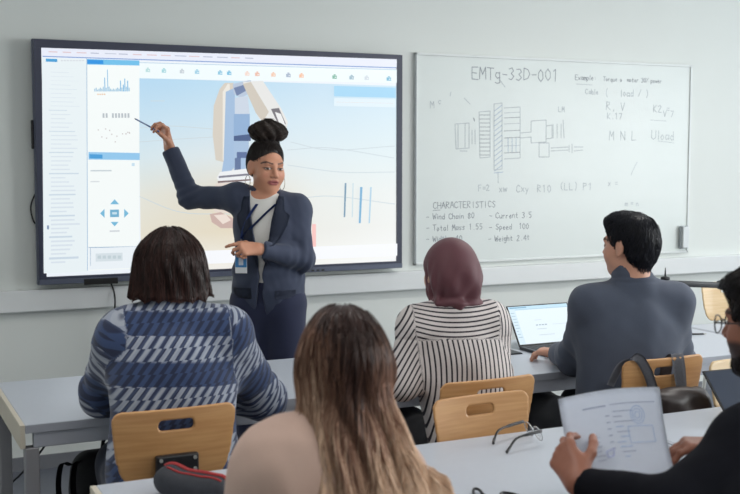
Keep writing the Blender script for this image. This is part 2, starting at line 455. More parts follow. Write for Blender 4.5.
for pts in (((138, 128), (170, 126), (213, 129)), ((138, 142), (180, 139), (213, 137)), ((287, 150), (330, 148), (394, 158)), ((287, 165), (340, 172), (394, 172)),
            ((290, 142), (330, 150), (394, 146)), ((138, 196), (180, 212), (230, 214)), ((290, 200), (330, 196), (394, 204)), ((150, 101), (158, 101), (164, 101))):
    pline(pts, .7, (196, 208, 214))
for pts, c in (
    (((213, 106), (219, 89), (224, 83), (233, 83), (234, 154), (226, 163), (215, 160), (212, 135)), (206, 198, 186)),
    (((222, 92), (227, 84), (229, 84), (230, 160), (225, 163), (222, 160)), (226, 222, 214)),
    (((225, 92), (234, 88), (236, 164), (228, 174), (221, 172), (223, 160)), (156, 182, 212)),
    (((232, 84), (250, 80), (252, 92), (240, 98), (233, 94)), (176, 190, 210)), (((233, 88), (246, 84), (247, 90), (236, 96)), (104, 122, 160)),
    (((234, 98), (247, 96), (249, 116), (234, 116)), (196, 206, 220)),
    (((233, 114), (249, 114), (249, 138), (233, 138)), (138, 168, 204)), (((233, 136), (250, 134), (250, 141), (233, 141)), (62, 84, 128)),
    (((233, 141), (248, 141), (248, 174), (233, 174)), (160, 184, 212)), (((236, 152), (246, 152), (246, 158), (236, 158)), (84, 104, 148)), (((234, 158), (240, 158), (240, 174), (234, 174)), (92, 112, 150)),
    (((242, 82), (262, 81), (280, 108), (287, 122), (285, 133), (272, 127), (262, 124), (255, 113), (249, 99)), (222, 222, 220)),
    (((242, 84), (250, 82), (268, 112), (262, 122), (255, 113)), (200, 192, 180)), (((270, 109), (278, 108), (285, 124), (278, 126)), (110, 106, 112)), (((274, 112), (280, 114), (284, 124), (280, 128)), (228, 228, 228)),
    (((219, 172), (250, 168), (254, 176), (252, 182), (220, 184), (216, 178)), (228, 230, 232)), (((218, 176), (252, 173), (252, 175), (218, 178)), (120, 120, 134)), (((217, 181), (250, 179), (250, 180.5), (217, 183)), (120, 100, 100)),
    (((210, 190), (216, 183), (240, 182), (246, 190), (240, 214), (214, 212), (208, 200)), (220, 208, 198)), (((209, 214), (220, 212), (232, 218), (233, 228), (220, 228), (211, 222)), (196, 170, 162)), (((213, 215), (225, 214), (230, 220), (222, 224)), (228, 214, 204)),
    (((311, 224), (315, 224), (315, 256), (311, 256)), (240, 190, 186)),
    (((343.6, 183), (345.4, 183), (344.2, 217), (342.6, 217)), (112, 146, 170)), (((351.4, 183), (352.6, 183), (351.8, 217), (350.6, 217)), (196, 214, 222)),
    (((359, 187), (361.4, 187), (359.6, 223), (357.6, 223)), (116, 170, 206)), (((369, 187), (370.6, 187), (368.8, 223), (367.4, 223)), (170, 202, 222))): poly(pts, c)
rect(333, 86, 394.5, 98, (160, 208, 236)); rect(333, 98, 394.5, 107.5, (218, 232, 240)); rect(335, 102, 392, 103.5, (222, 205, 200))
rect(138, 253, 396, 255.5, (238, 240, 244))
# toolbars
poly([(138, 62.5), (395.5, 69.5), (395.5, 83), (138, 78.5)], (232, 241, 243)); poly([(41, 48), (395.5, 59.5), (395.5, 67), (41, 56)], (224, 228, 240))
pline([(42, 56.6), (395, 68)], 1.0, (120, 150, 205), 0); pline([(138, 62.8), (395, 70)], .6, (170, 198, 220), 0)
rs_ = random.Random(3)
for k in range(15):
    x = 48+k*14; y = 51.2+(x-41)*.0325; rect(x, y, x+8+rs_.random()*4, y+1.4, rs_.choice([(178, 184, 204), (190, 196, 212), (214, 190, 196)]))
ic = [(147, (150, 200, 200)), (163, (120, 190, 200)), (181, (170, 180, 190)), (196, (110, 180, 210)), (219, (90, 170, 205)), (228, (60, 160, 205)), (246, (235, 190, 170)), (256, (225, 150, 120)), (272, (235, 170, 130)), (287, (120, 140, 170)), (300, (240, 160, 110)), (333, (70, 150, 120)), (350, (110, 150, 170)), (365, (190, 200, 210)), (387, (60, 150, 190))]
for x, c in ic:
    y = 69.5+(x-138)*.036
    c = lerp(c, (232, 240, 243), .35); rect(x-2.2, y-.8, x+2.2, y+2.6, c); rect(x-1.0, y-2.0, x+1.0, y-.8, c); rect(x+.2, y+.6, x+1.4, y+1.6, (236, 240, 242))
# left outline panel
poly([(41, 58), (85.5, 59.5), (86, 271), (43, 273)], (224, 233, 236)); rect(45, 59, 56.5, 62.4, (58, 152, 208))
for k in range(8): rect(60+k*3, 60.4, 62+k*3, 61.6, (204, 208, 216))
for k in range(47):
    y = 68+k*4.2; rect(48+(2 if k % 5 else 0), y, 50+14+rs_.random()*15, y+1.0, (207, 217, 226) if k % 5 else (194, 208, 220))
rect(46, 225, 48, 229, (120, 140, 170))
pline([(85.6, 59), (86.4, 270)], .7, (150, 180, 205), 0)
# middle panels
poly([(86, 59.5), (138, 61), (138, 268), (87, 270)], (236, 241, 240))
poly([(86, 59.5), (138, 61), (138, 66), (86, 65)], (104, 184, 226)); poly([(86, 60.2), (102, 60.8), (102, 64.6), (86, 64.2)], (30, 140, 218))
hs = [2, 3, 1, 2, 3, 2, 4, 13, 3, 21, 4, 2, 1, 2, 1, 2, 3, 2, 10, 3, 6, 12, 4, 10, 3]
for k, h in enumerate(hs): rect(93+k*1.42, 91-h, 94.1+k*1.42, 91.8, (96, 172, 216) if h > 4 else (150, 190, 214))
for k in range(4): rect(96+k*2.2, 94, 97.3+k*2.2, 95.2, (222, 176, 130))
for k in range(10):
    if k not in (0, 3): rect(98+k*3.1, 113.5, 100+k*3.1, 118, (176, 184, 190))
for k in range(14): x, y = 96+rs_.random()*32, 128+rs_.random()*14; rect(x, y, x+1.2, y+1.2, (196, 190, 190))
poly([(87, 152), (138, 153), (138, 160), (87, 159.5)], (140, 192, 228)); poly([(88, 154.2), (101, 154.6), (101, 158.6), (88, 158.4)], (66, 150, 208))
rect(89, 170, 110, 171.2, (190, 200, 206)); rect(89, 181, 98, 182, (205, 210, 214)); rect(130, 163, 133, 166, (190, 215, 230))
cA = (112, 178, 210)
poly([(108.5, 204), (117.5, 204), (113, 199)], cA); poly([(109, 221.5), (117, 221.5), (113, 226)], cA); poly([(103, 208.5), (103, 217.5), (98.5, 213)], cA); poly([(122.5, 208.5), (122.5, 217.5), (127, 213)], cA)
rect(108.4, 209.4, 117.4, 216.6, (104, 166, 198)); rect(110.4, 211.8, 115.4, 214, (190, 216, 228)); rect(108, 230, 118, 231.2, (200, 205, 210))
pline([(87, 247), (138, 246)], .7, (130, 160, 190), 0); rect(87, 247.6, 137, 267, (226, 233, 238)); rect(94, 253, 121, 260, (206, 216, 222)); pline([(89, 265), (89, 247)], .5, (160, 180, 200), 0)
for k in range(5): rect(96+k*5, 255, 99.4+k*5, 258, (186, 200, 206))
link('screen_image', pc.mesh('screen_image'), m_scr, disp, world=True)
e = empty('display_cable', tuple(atY(112, 285, 5.66)), 0, 'thin black cable hanging from the lower edge of the display', 'cable')
bm = bmesh.new(); tube(bm, spline([atY(*p, Y) for p, Y in (((111, 283), 5.70), ((114, 292), 5.685), ((115, 304), 5.67), ((112.5, 322), 5.67), ((108, 342), 5.68), ((106, 372), 5.72), ((106, 392), 5.735))], 6), .0045); build('cord', bm, m_blk, e, world=True)

# ================================================================== whiteboard with handwriting
m_wb, t_, b_ = newmat('whiteboard_enamel', 0.36); f_ = noise(t_, 2.2, 3, stretch=(1, 1, 3)); b_.inputs['Base Color'].default_value = lina((214, 222, 219))
c_ = mixc(t_, f_, lin((211, 218, 216)), lin((217, 223, 221))); t_.links.new(c_.s, b_.inputs['Base Color'])
m_wf = mat('whiteboard_frame', (216, 220, 220), 0.4, 0.05); m_wc = mat('grey_corner', (150, 156, 160), 0.4)
BX0, BX1, BZ0, BZ1 = 3.0, 5.065, .962, 2.205
wb = empty('whiteboard', ((BX0+BX1)/2, WY, BZ0), 0, 'wide whiteboard covered in faint marker notes and machine sketches beside the display', 'whiteboard')
bm = bmesh.new(); box(bm, (BX0+.01, WY-.016, BZ0+.01), (BX1-.01, WY, BZ1-.01)); build('panel', bm, m_wb, wb, world=True)
bm = bmesh.new()
for lo, hi in (((BX0, BZ0), (BX1, BZ0+.014)), ((BX0, BZ1-.014), (BX1, BZ1)), ((BX0, BZ0), (BX0+.014, BZ1)), ((BX1-.014, BZ0), (BX1, BZ1))): box(bm, (lo[0], WY-.024, lo[1]), (hi[0], WY, hi[1]), .003)
build('frame', bm, m_wf, wb, world=True)
bm = bmesh.new(); box(bm, (BX0+.001, WY-.026, BZ0+.01), (BX0+.007, WY-.0241, BZ1-.01)); build('edge_seal', bm, m_wc, wb, world=True)
GL = {'A': '0060 2 6 4 0|1 3 3 3', }
F_ = {  # strokes on a 4 x 6 grid, y up
 'A': ['0,0 2,6 4,0', '1,2.4 3,2.4'], 'B': ['0,0 0,6 3,5.4 2.6,3.4 0,3.2 3.4,2.6 3.2,.4 0,0'], 'C': ['3.8,5 2,6 .3,4.4 .3,1.4 2,0 3.8,1'], 'D': ['.3,0 .3,6 2.6,5.4 3.8,3 2.6,.6 .3,0'],
 'E': ['3.6,6 .3,6 .3,0 3.8,0', '.3,3.1 3,3.1'], 'F': ['3.6,6 .3,6 .3,0', '.3,3.1 3,3.1'], 'G': ['3.8,5 2,6 .3,4.4 .3,1.4 2,0 3.8,1 3.8,2.8 2.2,2.8'], 'H': ['.3,0 .3,6', '3.7,0 3.7,6', '.3,3 3.7,3'],
 'I': ['2,0 2,6'], 'K': ['.3,0 .3,6', '3.6,6 .3,2.6 3.8,0'], 'L': ['.3,6 .3,0 3.6,0'], 'M': ['.2,0 .5,6 2,2.4 3.5,6 3.8,0'], 'N': ['.3,0 .3,6 3.7,0 3.7,6'], 'O': ['2,6 .3,4.4 .3,1.6 2,0 3.7,1.6 3.7,4.4 2,6'],
 'P': ['.3,0 .3,6 3,5.6 3.4,4 .3,3'], 'Q': ['2,6 .3,4.4 .3,1.6 2,0 3.7,1.6 3.7,4.4 2,6', '2.4,1.6 4,-.4'], 'R': ['.3,0 .3,6 3,5.6 3.2,4 .3,3 3.7,0'], 'S': ['3.7,5.2 2,6 .5,4.8 3.5,1.8 2,0 .3,.9'], 'T': ['0,6 4,6', '2,6 2,0'],
 'U': ['.3,6 .3,1.4 2,0 3.7,1.4 3.7,6'], 'V': ['.2,6 2,0 3.8,6'], 'W': ['0,6 1,0 2,4 3,0 4,6'], 'X': ['0,6 4,0', '0,0 4,6'], 'Y': ['0,6 2,3 4,6', '2,3 2,0'], 'Z': ['.2,6 3.8,6 .2,0 3.8,0'],
 'a': ['3,3 1,3.4 .3,1.4 1.2,0 3,1.2', '3.1,3.4 3.1,0'], 'b': ['.3,6 .3,0', '.3,2.4 2,3.4 3.2,1.8 2,0 .3,.6'], 'c': ['3,3 1.6,3.6 .3,1.8 1.6,0 3,.6'], 'd': ['3,6 3,0', '3,2.4 1.4,3.4 .3,1.6 1.4,0 3,.8'], 'e': ['.4,1.8 3,2.1 1.8,3.6 .4,1.8 1.4,0 3,.5'],
 'g': ['3,3 1,3.4 .4,1.6 1.4,.4 3,1.2', '3,3.4 3,-1.6 1.6,-2.2 .4,-1.6'], 'h': ['.3,6 .3,0', '.3,2.4 1.8,3.5 2.9,2.6 2.9,0'], 'i': ['1,3.4 1,0', '1,4.6 1.2,4.9'], 'l': ['1,6 1,0'], 'm': ['.2,3.4 .2,0', '.2,2.6 1.2,3.5 1.9,2.6 1.9,0', '1.9,2.6 3,3.5 3.7,2.6 3.7,0'],
 'n': ['.3,3.4 .3,0', '.3,2.4 1.8,3.5 2.9,2.6 2.9,0'], 'o': ['1.6,3.5 .3,1.8 1.6,0 2.9,1.8 1.6,3.5'], 'p': ['.3,3.4 .3,-2', '.3,2.6 2,3.5 3.2,1.8 2,0 .3,.8'], 'q': ['2.9,3.4 2.9,-2', '2.9,2.8 1.4,3.4 .3,1.6 1.4,0 2.9,.8'], 'r': ['.4,3.4 .4,0', '.4,2.2 1.4,3.3 2.6,3.3'],
 's': ['2.8,3.1 1.5,3.5 .6,2.6 2.6,1 1.4,0 .3,.4'], 't': ['1.4,5.4 1.4,.6 2.6,0', '.2,3.6 2.6,3.6'], 'u': ['.3,3.4 .3,.8 1.4,0 2.9,1', '2.9,3.4 2.9,0'], 'v': ['.3,3.4 1.6,0 2.9,3.4'], 'w': ['.1,3.4 1,0 1.9,2.6 2.8,0 3.7,3.4'], 'y': ['.3,3.4 1.7,.6', '3,3.4 .8,-2'], 'x': ['.3,3.4 2.9,0', '.3,0 2.9,3.4'],
 '0': ['2,6 .6,4.4 .6,1.6 2,0 3.4,1.6 3.4,4.4 2,6'], '1': ['1,5 2.2,6 2.2,0'], '2': ['.5,4.8 2,6 3.4,4.6 .4,0 3.8,0'], '3': ['.4,5.6 2.4,6 3.2,4.6 1.6,3.2 3.4,1.8 2,0 .3,.6'], '4': ['2.8,0 2.8,6 .3,2 3.8,2'], '5': ['3.5,6 .8,6 .6,3.4 2.6,3.6 3.4,1.8 2.2,0 .4,.4'],
 '6': ['3,6 .8,3.4 .6,1.2 2,0 3.4,1.2 2.6,3 .7,2.4'], '7': ['.4,6 3.6,6 1.6,0'], '8': ['2,3.2 .6,4.6 2,6 3.4,4.6 2,3.2 .5,1.4 2,0 3.5,1.4 2,3.2'], '9': ['3.3,4 1.2,3.4 .8,5 2,6 3.3,4.8 2.8,0'],
 '-': ['.5,2.8 3.4,2.8'], '=': ['.5,2 3.4,2', '.5,3.8 3.4,3.8'], '(': ['2.4,6.6 1.2,4.6 1.2,1.4 2.4,-.6'], ')': ['1.2,6.6 2.4,4.6 2.4,1.4 1.2,-.6'], '.': ['1.8,0 2.1,.3'], ',': ['2,.4 1.4,-1'], '+': ['2,1 2,5', '.2,3 3.8,3'], ':': ['2,1 2,1.4', '2,3.4 2,3.8'], '%': ['0,0 4,6', '.5,5 1,5.4', '3,.6 3.5,1'], '/': ['.4,0 3.4,6'], '[': ['2.4,6.4 1,6.4 1,-.4 2.4,-.4'], ']': ['1,6.4 2.4,6.4 2.4,-.4 1,-.4'], "'": ['2,6 2,5']}
class Ink:
    def __init__(s, seed=1): s.V = []; s.Q = []; s.r = random.Random(seed)
    def line(s, pts, wd=.0042):
        """pts in board metres (x, z)"""
        for a, b in zip(pts[:-1], pts[1:]):
            a, b = np.array(a, float), np.array(b, float); d = b-a; L = math.hypot(*d)
            if L < 1e-5: continue
            n_ = np.array([-d[1], d[0]])/L*wd/2; e_ = d/L*wd*.3; k = len(s.V)
            for q in (a+n_-e_, b+n_+e_, b-n_+e_, a-n_-e_): s.V.append((q[0], WY-.0168-s.r.random()*.0004, q[1]))
            s.Q.append([k, k+1, k+2, k+3])
    def text(s, st, x, z, hgt, wd=.0042, sl=0.0, kern=5.2):
        u = hgt/6
        for i, ch in enumerate(st):
            j = s.r.uniform(-.35, .35)
            for stroke in F_.get(ch, []):
                pts = [tuple(float(v) for v in p.split(',')) for p in stroke.split()]
                s.line([(x+(px+s.r.uniform(-.2, .2))*u, z+(py+j+s.r.uniform(-.2, .2))*u) for px, py in pts], wd)
            x += u*(kern if (ch.isupper() or ch.isdigit()) else 4.1 if ch not in "il'" else 2.6)
            z += sl*u*kern
    def px(s, pts, wd=.0042): s.line([(atY(x, y, WY-.016)[0], atY(x, y, WY-.016)[2]) for x, y in pts], wd)
    def tp(s, st, x, y, hpx, wd=.0042, kern=5.2):
        s.flush('marker_sketch', s.m); p = atY(x, y, WY-.016); q = atY(x, y-hpx, WY-.016); s.text(st, p[0], p[2], q[2]-p[2], wd, 0, kern); s.flush('written_line', s.m)
    def flush(s, name, m):
        if s.V: s.done(name, m)
        s.V = []; s.Q = []
    def done(s, name, m):
        me = bpy.data.meshes.new(name); me.from_pydata(s.V, [], s.Q); me.update(); return link(name, me, m, wb, world=True)
m_ink = mat('black_marker_ink', (140, 147, 156), 0.6, var=0.25, scale=30); m_ink2 = mat('faded_marker_ink', (180, 188, 193), 0.6, var=0.25, scale=30)
m_inkb = mat('blue_marker_ink', (150, 172, 198), 0.6, var=0.25, scale=30)
k1 = Ink(1); k2 = Ink(2); k3 = Ink(3); k1.m, k2.m, k3.m = m_ink, m_ink2, m_inkb
k1.tp('EMTg-33D-001', 471.5, 78.5, 12, .0048, 4.55)
k2.px([(499, 79), (505, 87)]); k1.tp('Example:', 575, 79.6, 5, .0034, 4.6); k1.tp('Torque of motor 30% power', 603, 81, 4.4, .0032, 4.2)
k2.px([(576, 84), (592, 85)], .003); k2.tp('Cable', 585, 94, 5); k2.tp('( f load / )', 605, 96, 7); k2.tp('R, V', 606, 110, 8); k2.tp('K.17', 607, 119, 6); k2.tp('K2 =', 653, 112, 7)
k2.tp('V 7', 663, 117, 6); k2.px([(650, 120), (666, 121)], .003); k2.tp('M N L', 609, 140, 9); k2.tp('Uload', 651, 140, 9); k2.px([(658, 141), (674, 143)], .003); k2.tp('F=2', 478, 191, 6)
for s_, x in (('xw', 499), ('Cxy', 516), ('R10', 537), ('(LL)', 560), ('P1', 583)): k2.tp(s_, x, 192 if x < 550 else 190, 7)
k1.tp('CHARACTERISTICS', 433, 208.6, 6.4, .0034, 4.6); k1.px([(433, 210.5), (440, 210)], .003)
for s_, x, y in (('- Wind Chain 80', 426, 219.6), ('- Total Mass 1.55', 426, 231), ('- Width  40', 426, 242), ('- Current 3.5', 489, 218.6), ('- Speed  100', 489, 230), ('- Weight 2.4t', 488, 241.6)): k1.tp(s_, x, y, 5.6, .0034, 4.6)
k2.tp('M', 430, 108, 7); k2.tp('cz', 438, 104, 6); k2.px([(450, 96), (451, 92)]); k2.px([(464, 98), (470, 104)]); k1.px([(473.6, 118), (474.4, 121)], .006)
# sketches
k2.px([(455, 124), (469, 123), (469, 148), (456, 149), (455, 124)]); k2.px([(458, 124), (458, 149)]); k2.px([(465, 124), (465, 148)]); k2.px([(472, 130), (472, 144)]); k2.px([(475, 130), (475, 144)]); k2.px([(460, 151), (467, 151)])
k2.px([(479, 112), (490, 111), (490, 157), (480, 158), (479, 112)])
for y in range(115, 157, 4): k1.px([(479.5, y), (490, y)], .0032)
k2.px([(494, 104), (502, 103), (502, 169), (494, 170), (494, 104)])
for y in range(107, 168, 5): k3.px([(494.5, y+4), (502, y-2)], .0032)
k2.px([(504, 108), (520, 107), (520, 158), (504, 159)])
for y, ink in ((113, k2), (118, k1), (124, k2), (131, k1), (138, k1), (146, k2), (153, k1)): ink.px([(504, y), (520, y-.8)], .0032)
for x in (508, 512, 516): k3.px([(x, 138), (x, 152)], .003)
k2.px([(520, 133), (531, 132), (531, 121), (546, 120), (546, 142), (531, 143), (531, 137), (520, 138)]); k2.px([(546, 126), (552, 125), (552, 138), (546, 139)])
for x in (553, 557, 561): k2.px([(x, 124), (x, 138)], .0036)
k2.px([(563, 120), (564, 138)]); k2.px([(539, 143), (549, 143), (549, 157), (539, 157), (539, 143)])
k2.px([(551, 148), (568, 147)]); k2.px([(551, 151), (568, 150)]); k2.px([(569, 145), (569, 152)]); k2.px([(572, 144), (572, 153)]); k2.px([(574, 147), (583, 147)]); k2.px([(574, 151), (583, 150)])
k2.px([(498, 172), (498, 183)]); k3.px([(494, 173), (503, 172)], .003); k2.tp('LM', 558, 112, 5); k2.px([(637, 162), (633, 170), (631, 175)]); k2.tp('x =', 608, 186, 6)
k2.tp('m = n', 625, 206, 5); k1.flush('marker_sketch', m_ink); k2.flush('marker_sketch', m_ink2); k3.flush('marker_hatching', m_inkb)
a = atY(680.5, 226, WY-.03); b = atY(687.5, 248, WY-.03)
e = empty('board_eraser', ((a[0]+b[0])/2, WY-.03, b[2]), 0, 'small grey eraser upright at the lower right corner of the whiteboard', 'eraser')
bm = bmesh.new(); box(bm, (a[0]-.008, WY-.045, b[2]), (b[0]-.008, WY-.0242, a[2]), .004); build('eraser_felt', bm, m_wc, e, world=True)
bm = bmesh.new(); box(bm, (a[0]+.002, WY-.058, b[2]+.004), (b[0]-.012, WY-.045, a[2]-.004), .004); build('eraser_grip', bm, mat('eraser_white', (214, 218, 220), .4), e, world=True)

# ================================================================== desks
m_top = mat('desk_top_laminate', (186, 192, 202), 0.38, var=0.03, scale=60); m_edge = mat('desk_edge_grey', (168, 172, 182), 0.5)
m_cream = mat('desk_end_cream', (206, 198, 182), 0.5); m_leg = mat('desk_leg_steel', (160, 160, 164), 0.4, 0.4)
def desk(x0, x1, y0, y1, label, group, ends=(True, True)):
    e = empty('desk', ((x0+x1)/2, (y0+y1)/2, 0), 0, label, 'desk', group); x0 -= e.location.x; x1 -= e.location.x; y0 -= e.location.y; y1 -= e.location.y
    bm = bmesh.new(); box(bm, (x0+.004, y0, .715), (x1-.004, y1, .74), .004); build('table_top', bm, m_top, e)
    bm = bmesh.new(); box(bm, (x0+.03, y0+.001, .662), (x1-.03, y0+.035, .7149), .003); build('apron', bm, m_edge, e)
    bm = bmesh.new(); box(bm, (x0+.03, y1-.035, .662), (x1-.03, y1-.001, .7149), .003); build('apron', bm, m_edge, e)
    bm = bmesh.new(); box(bm, (x0+.004, y0-.003, .712), (x1-.004, y0-.0001, .7395), .001); build('edge_strip', bm, m_edge, e)
    for a, b in ((x0, x0+.004), (x1-.004, x1)):
        bm = bmesh.new(); box(bm, (a-(.012 if a < 0 else 0), y0, .662), (b+(.012 if a > 0 else 0), y1, .7395), .002); build('end_trim', bm, m_cream if (a < 0 and ends[0]) else m_edge, e)
    for sx in (x0+.002, x1-.047):
        for sy in (y0+.001, y1-.046):
            bm = bmesh.new(); box(bm, (sx, sy, .012), (sx+.045, sy+.045, .6619), .003); l = build('leg', bm, m_leg, e)
            bm = bmesh.new(); box(bm, (sx-.003, sy-.003, 0), (sx+.048, sy+.048, .0119), .003); build('foot_cap', bm, m_blk, l)
    return e
desk(.48, 2.13, 3.62, 4.36, 'pale grey desk the woman in the patterned sweater leans on, backpack underneath', 'desks of the first row')
desk(2.16, 3.81, 3.62, 4.36, 'pale grey desk carrying the open laptop with the bright screen', 'desks of the first row', (False, False))
desk(3.84, 5.49, 3.62, 4.36, 'pale grey desk with only a black pen on it, beyond the boom arm', 'desks of the first row', (False, False))
desk(.555, 2.19, 2.13, 2.87, 'nearest pale grey desk, with eyeglasses and a dark pouch lying on it', 'desks of the second row')
desk(2.22, 3.87, 2.13, 2.87, 'pale grey desk in front of the man holding a sheet of paper', 'desks of the second row', (False, False))

# ================================================================== chairs
def wood(name, c, c2):
    m, t, b = newmat(name, 0.42); f1 = noise(t, 6, 4, stretch=(1, 1, 14)); f2 = noise(t, 3, 2)
    w_ = (f1*0.7+f2*0.3).step(0.3, 0.7); t.links.new(mixc(t, w_, lin(c), lin(c2)).s, b.inputs['Base Color']); b.inputs['Coat Weight'].default_value = 0.15; return m
m_ply = wood('beech_plywood', (186, 136, 86), (204, 156, 104)); m_plyl = wood('pale_plywood', (214, 184, 140), (226, 200, 160))
m_tub = mat('chair_tube_steel', (70, 72, 78), 0.35, 0.8); m_screw = mat('screw_steel', (205, 205, 200), 0.3, 0.8, var=.02); m_ltub = mat('pale_chair_tube', (222, 222, 218), 0.35, 0.2)
def panel2d(dist2, th, bend):
    def f(P):
        y = P[:, 1]-bend(P[:, 0], P[:, 2]); d = dist2(P[:, 0], P[:, 2]); e_ = np.abs(y)-th/2+.002
        return np.minimum(np.maximum(d+.002, e_), 0)+np.hypot(np.maximum(d+.002, 0), np.maximum(e_, 0))-.002
    return f
def rbox2(x, z, cx, cz, hx, hz, r):
    qx = np.abs(x-cx)-hx+r; qz = np.abs(z-cz)-hz+r
    return np.minimum(np.maximum(qx, qz), 0)+np.hypot(np.maximum(qx, 0), np.maximum(qz, 0))-r
def back2(x, z):
    z = z+.012*0; tz = np.clip((z-.66)/.21, 0, 1); hw = .150+.036*np.sqrt(tz)            # widens to the top
    d = rbox2(x*.186/hw, z, 0, .765, .186, .112, .034)
    low = np.hypot(np.maximum(np.abs(x)-.09, 0), np.maximum(.72-z, 0))-.075
    d = np.where(z < .72, np.maximum(d, low), d)
    return np.maximum(d, -rbox2(x, z, 0, .828, .052, .0155, .012))
def sd1(f): s_ = S(); s_.add(f, 0); return s_
def quick(name, f, lo, hi, h): V, Q = polygonise(sd1(f), lo, hi, h); return tomesh(name, V, Q)
me_back = quick('backrest', panel2d(back2, .011, lambda x, z: -.185+.5*x*x-(z-.75)*.12), (-.21, -.24, .63), (.21, -.10, .89), .0042)
me_seat = quick('seat', (lambda P: panel2d(lambda x, z: rbox2(x, z, 0, 0, .195, .19, .06), .011, lambda x, y: .45+.25*x*x*0-.55*np.maximum(y-.10, 0)**2*2+.10*np.maximum(-y-.08, 0)**2)(P[:, [0, 2, 1]])), (-.21, -.21, .42), (.21, .21, .47), .005)
def chair(loc, rz, label, mw=None, mt=None, group='plywood classroom chairs', first=[]):
    mw = mw or m_ply; mt = mt or m_tub
    e = empty('classroom_chair', loc, rz, label, 'chair', group)
    for nm, me in (('backrest', me_back), ('seat', me_seat)):
        me = me.copy(); link(nm, me, mw, e, True)
    bm = bmesh.new(); box(bm, (-.063, -.212, .685), (.063, -.187, .742), .006); o = build('bracket', bm, m_blk, e)
    for sx in (-.05, .05):
        for sz in (.697, .730): bm = bmesh.new(); tube(bm, [(sx, -.209, sz), (sx, -.2155, sz)], .0055, 10); build('screw', bm, m_screw, o)
    bm = bmesh.new()
    bm.free()
    for sx in (-.03, .03):
        bm = bmesh.new(); tube(bm, spline([(sx, -.20, .705), (sx, -.205, .60), (sx, -.20, .48), (sx, -.15, .434), (sx, -.02, .430)], 6), .0095, 10); build('spine_tube', bm, mt, e)
    bm = bmesh.new(); box(bm, (-.17, -.15, .419), (.17, -.12, .4449), .004); build('seat_bar', bm, mt, e)
    bm = bmesh.new(); box(bm, (-.17, .12, .412), (.17, .15, .436), .004); build('seat_bar', bm, mt, e)
    for sx in (-1, 1):
        for sy in (-1, 1):
            bm = bmesh.new(); tube(bm, [(sx*.155, sy*.135, .43), (sx*.185, sy*.185, .012)], .011, 10); l = build('leg', bm, mt, e)
            bm = bmesh.new(); tube(bm, [(sx*.185, sy*.185, .014), (sx*.186, sy*.186, 0)], .014, 10); build('foot_cap', bm, m_blk, l)
    return e
# chairs standing in the room
def chair_at(px, py, rz, label, mw=None, mt=None, Y=None, sc=1.0):
    zt = .877*sc; p = atZ(px, py, zt)
    if Y: p = atY(px, py, Y)
    c = chair((0, 0, 0), rz, label, mw, mt); off = Matrix.Rotation(rz, 3, 'Z') @ Vector((0, -.185*sc, 0))
    c.location = (p[0]-off.x, p[1]-off.y, 0); c.scale = (sc, sc, sc); return c
ch1 = chair_at(175, 407, 0, 'plywood chair with a slotted backrest under the woman in the blue patterned sweater')
ch2 = chair_at(489, 378, .03, 'plywood chair the woman in the striped blouse sits on')
ch3 = chair_at(481, 400, PI+.05, 'plywood chair turned around at the near desk, in front of the striped blouse', Y=2.93, sc=.975)
ch4 = chair_at(664, 357, 0, 'plywood chair with bag straps over it, under the man in the grey sweater')
ch5 = chair_at(748, 361, PI, 'pale plywood chair turned around at the desk, behind the dark laptop', m_plyl, Y=2.97)
ch6 = chair_at(730, 289, PI-.25, 'light plywood chair with pale tubes standing by the front wall behind the boom arm', m_plyl, m_ltub, Y=4.86)
# the chair by the wall shows white crossing tubes
bm = bmesh.new(); tube(bm, [(.155, -.20, .46), (-.02, -.225, .80)], .010, 8); build('arm_tube', bm, m_ltub, ch6)
ch7 = chair((.84, 1.80, 0), 0, 'plywood chair under the woman with long blonde hair')
ch8 = chair((1.90, 1.66, 0), 0, 'plywood chair under the man in black holding the paper')

# ================================================================== people
m_skin = attrmat('skin', 0.48, 0.04, 90, .05, Subsurface_Weight=.06, Subsurface_Radius=(.012, .005, .003))
m_hair = attrmat('hair', 0.42, 0.22, 260, 0, stretch=(1, 1, .12)); m_hair.node_tree.nodes['Principled BSDF'].inputs['Specular IOR Level'].default_value = .35
def cloth(name, c, var=.1, scale=500, rough=.85, bmp=.15):
    m, t, b = newmat(name, rough); f = noise(t, scale, 2); g = noise(t, 9, 3); c = lin(c)
    t.links.new(mixc(t, (f*.6+g*.4), tuple(v*(1-var*1.6) for v in c), tuple(v*(1+var*1.6) for v in c)).s, b.inputs['Base Color'])
    b.inputs['Sheen Weight'].default_value = .12; bump(t, b, f, bmp, .001); return m
HS = 1.0                                            # size of the head being built
def loc(f, H, R):
    H = np.array(H, float); k = HS; return lambda P: f((P-H)@R/k)*k
def basis(az, pitch=0, roll=0):
    """az: heading in degrees clockwise from +Y (0 faces the front wall); pitch>0 looks down"""
    return Rz(-math.radians(az))@Rx(-math.radians(pitch))@Ry(math.radians(roll))
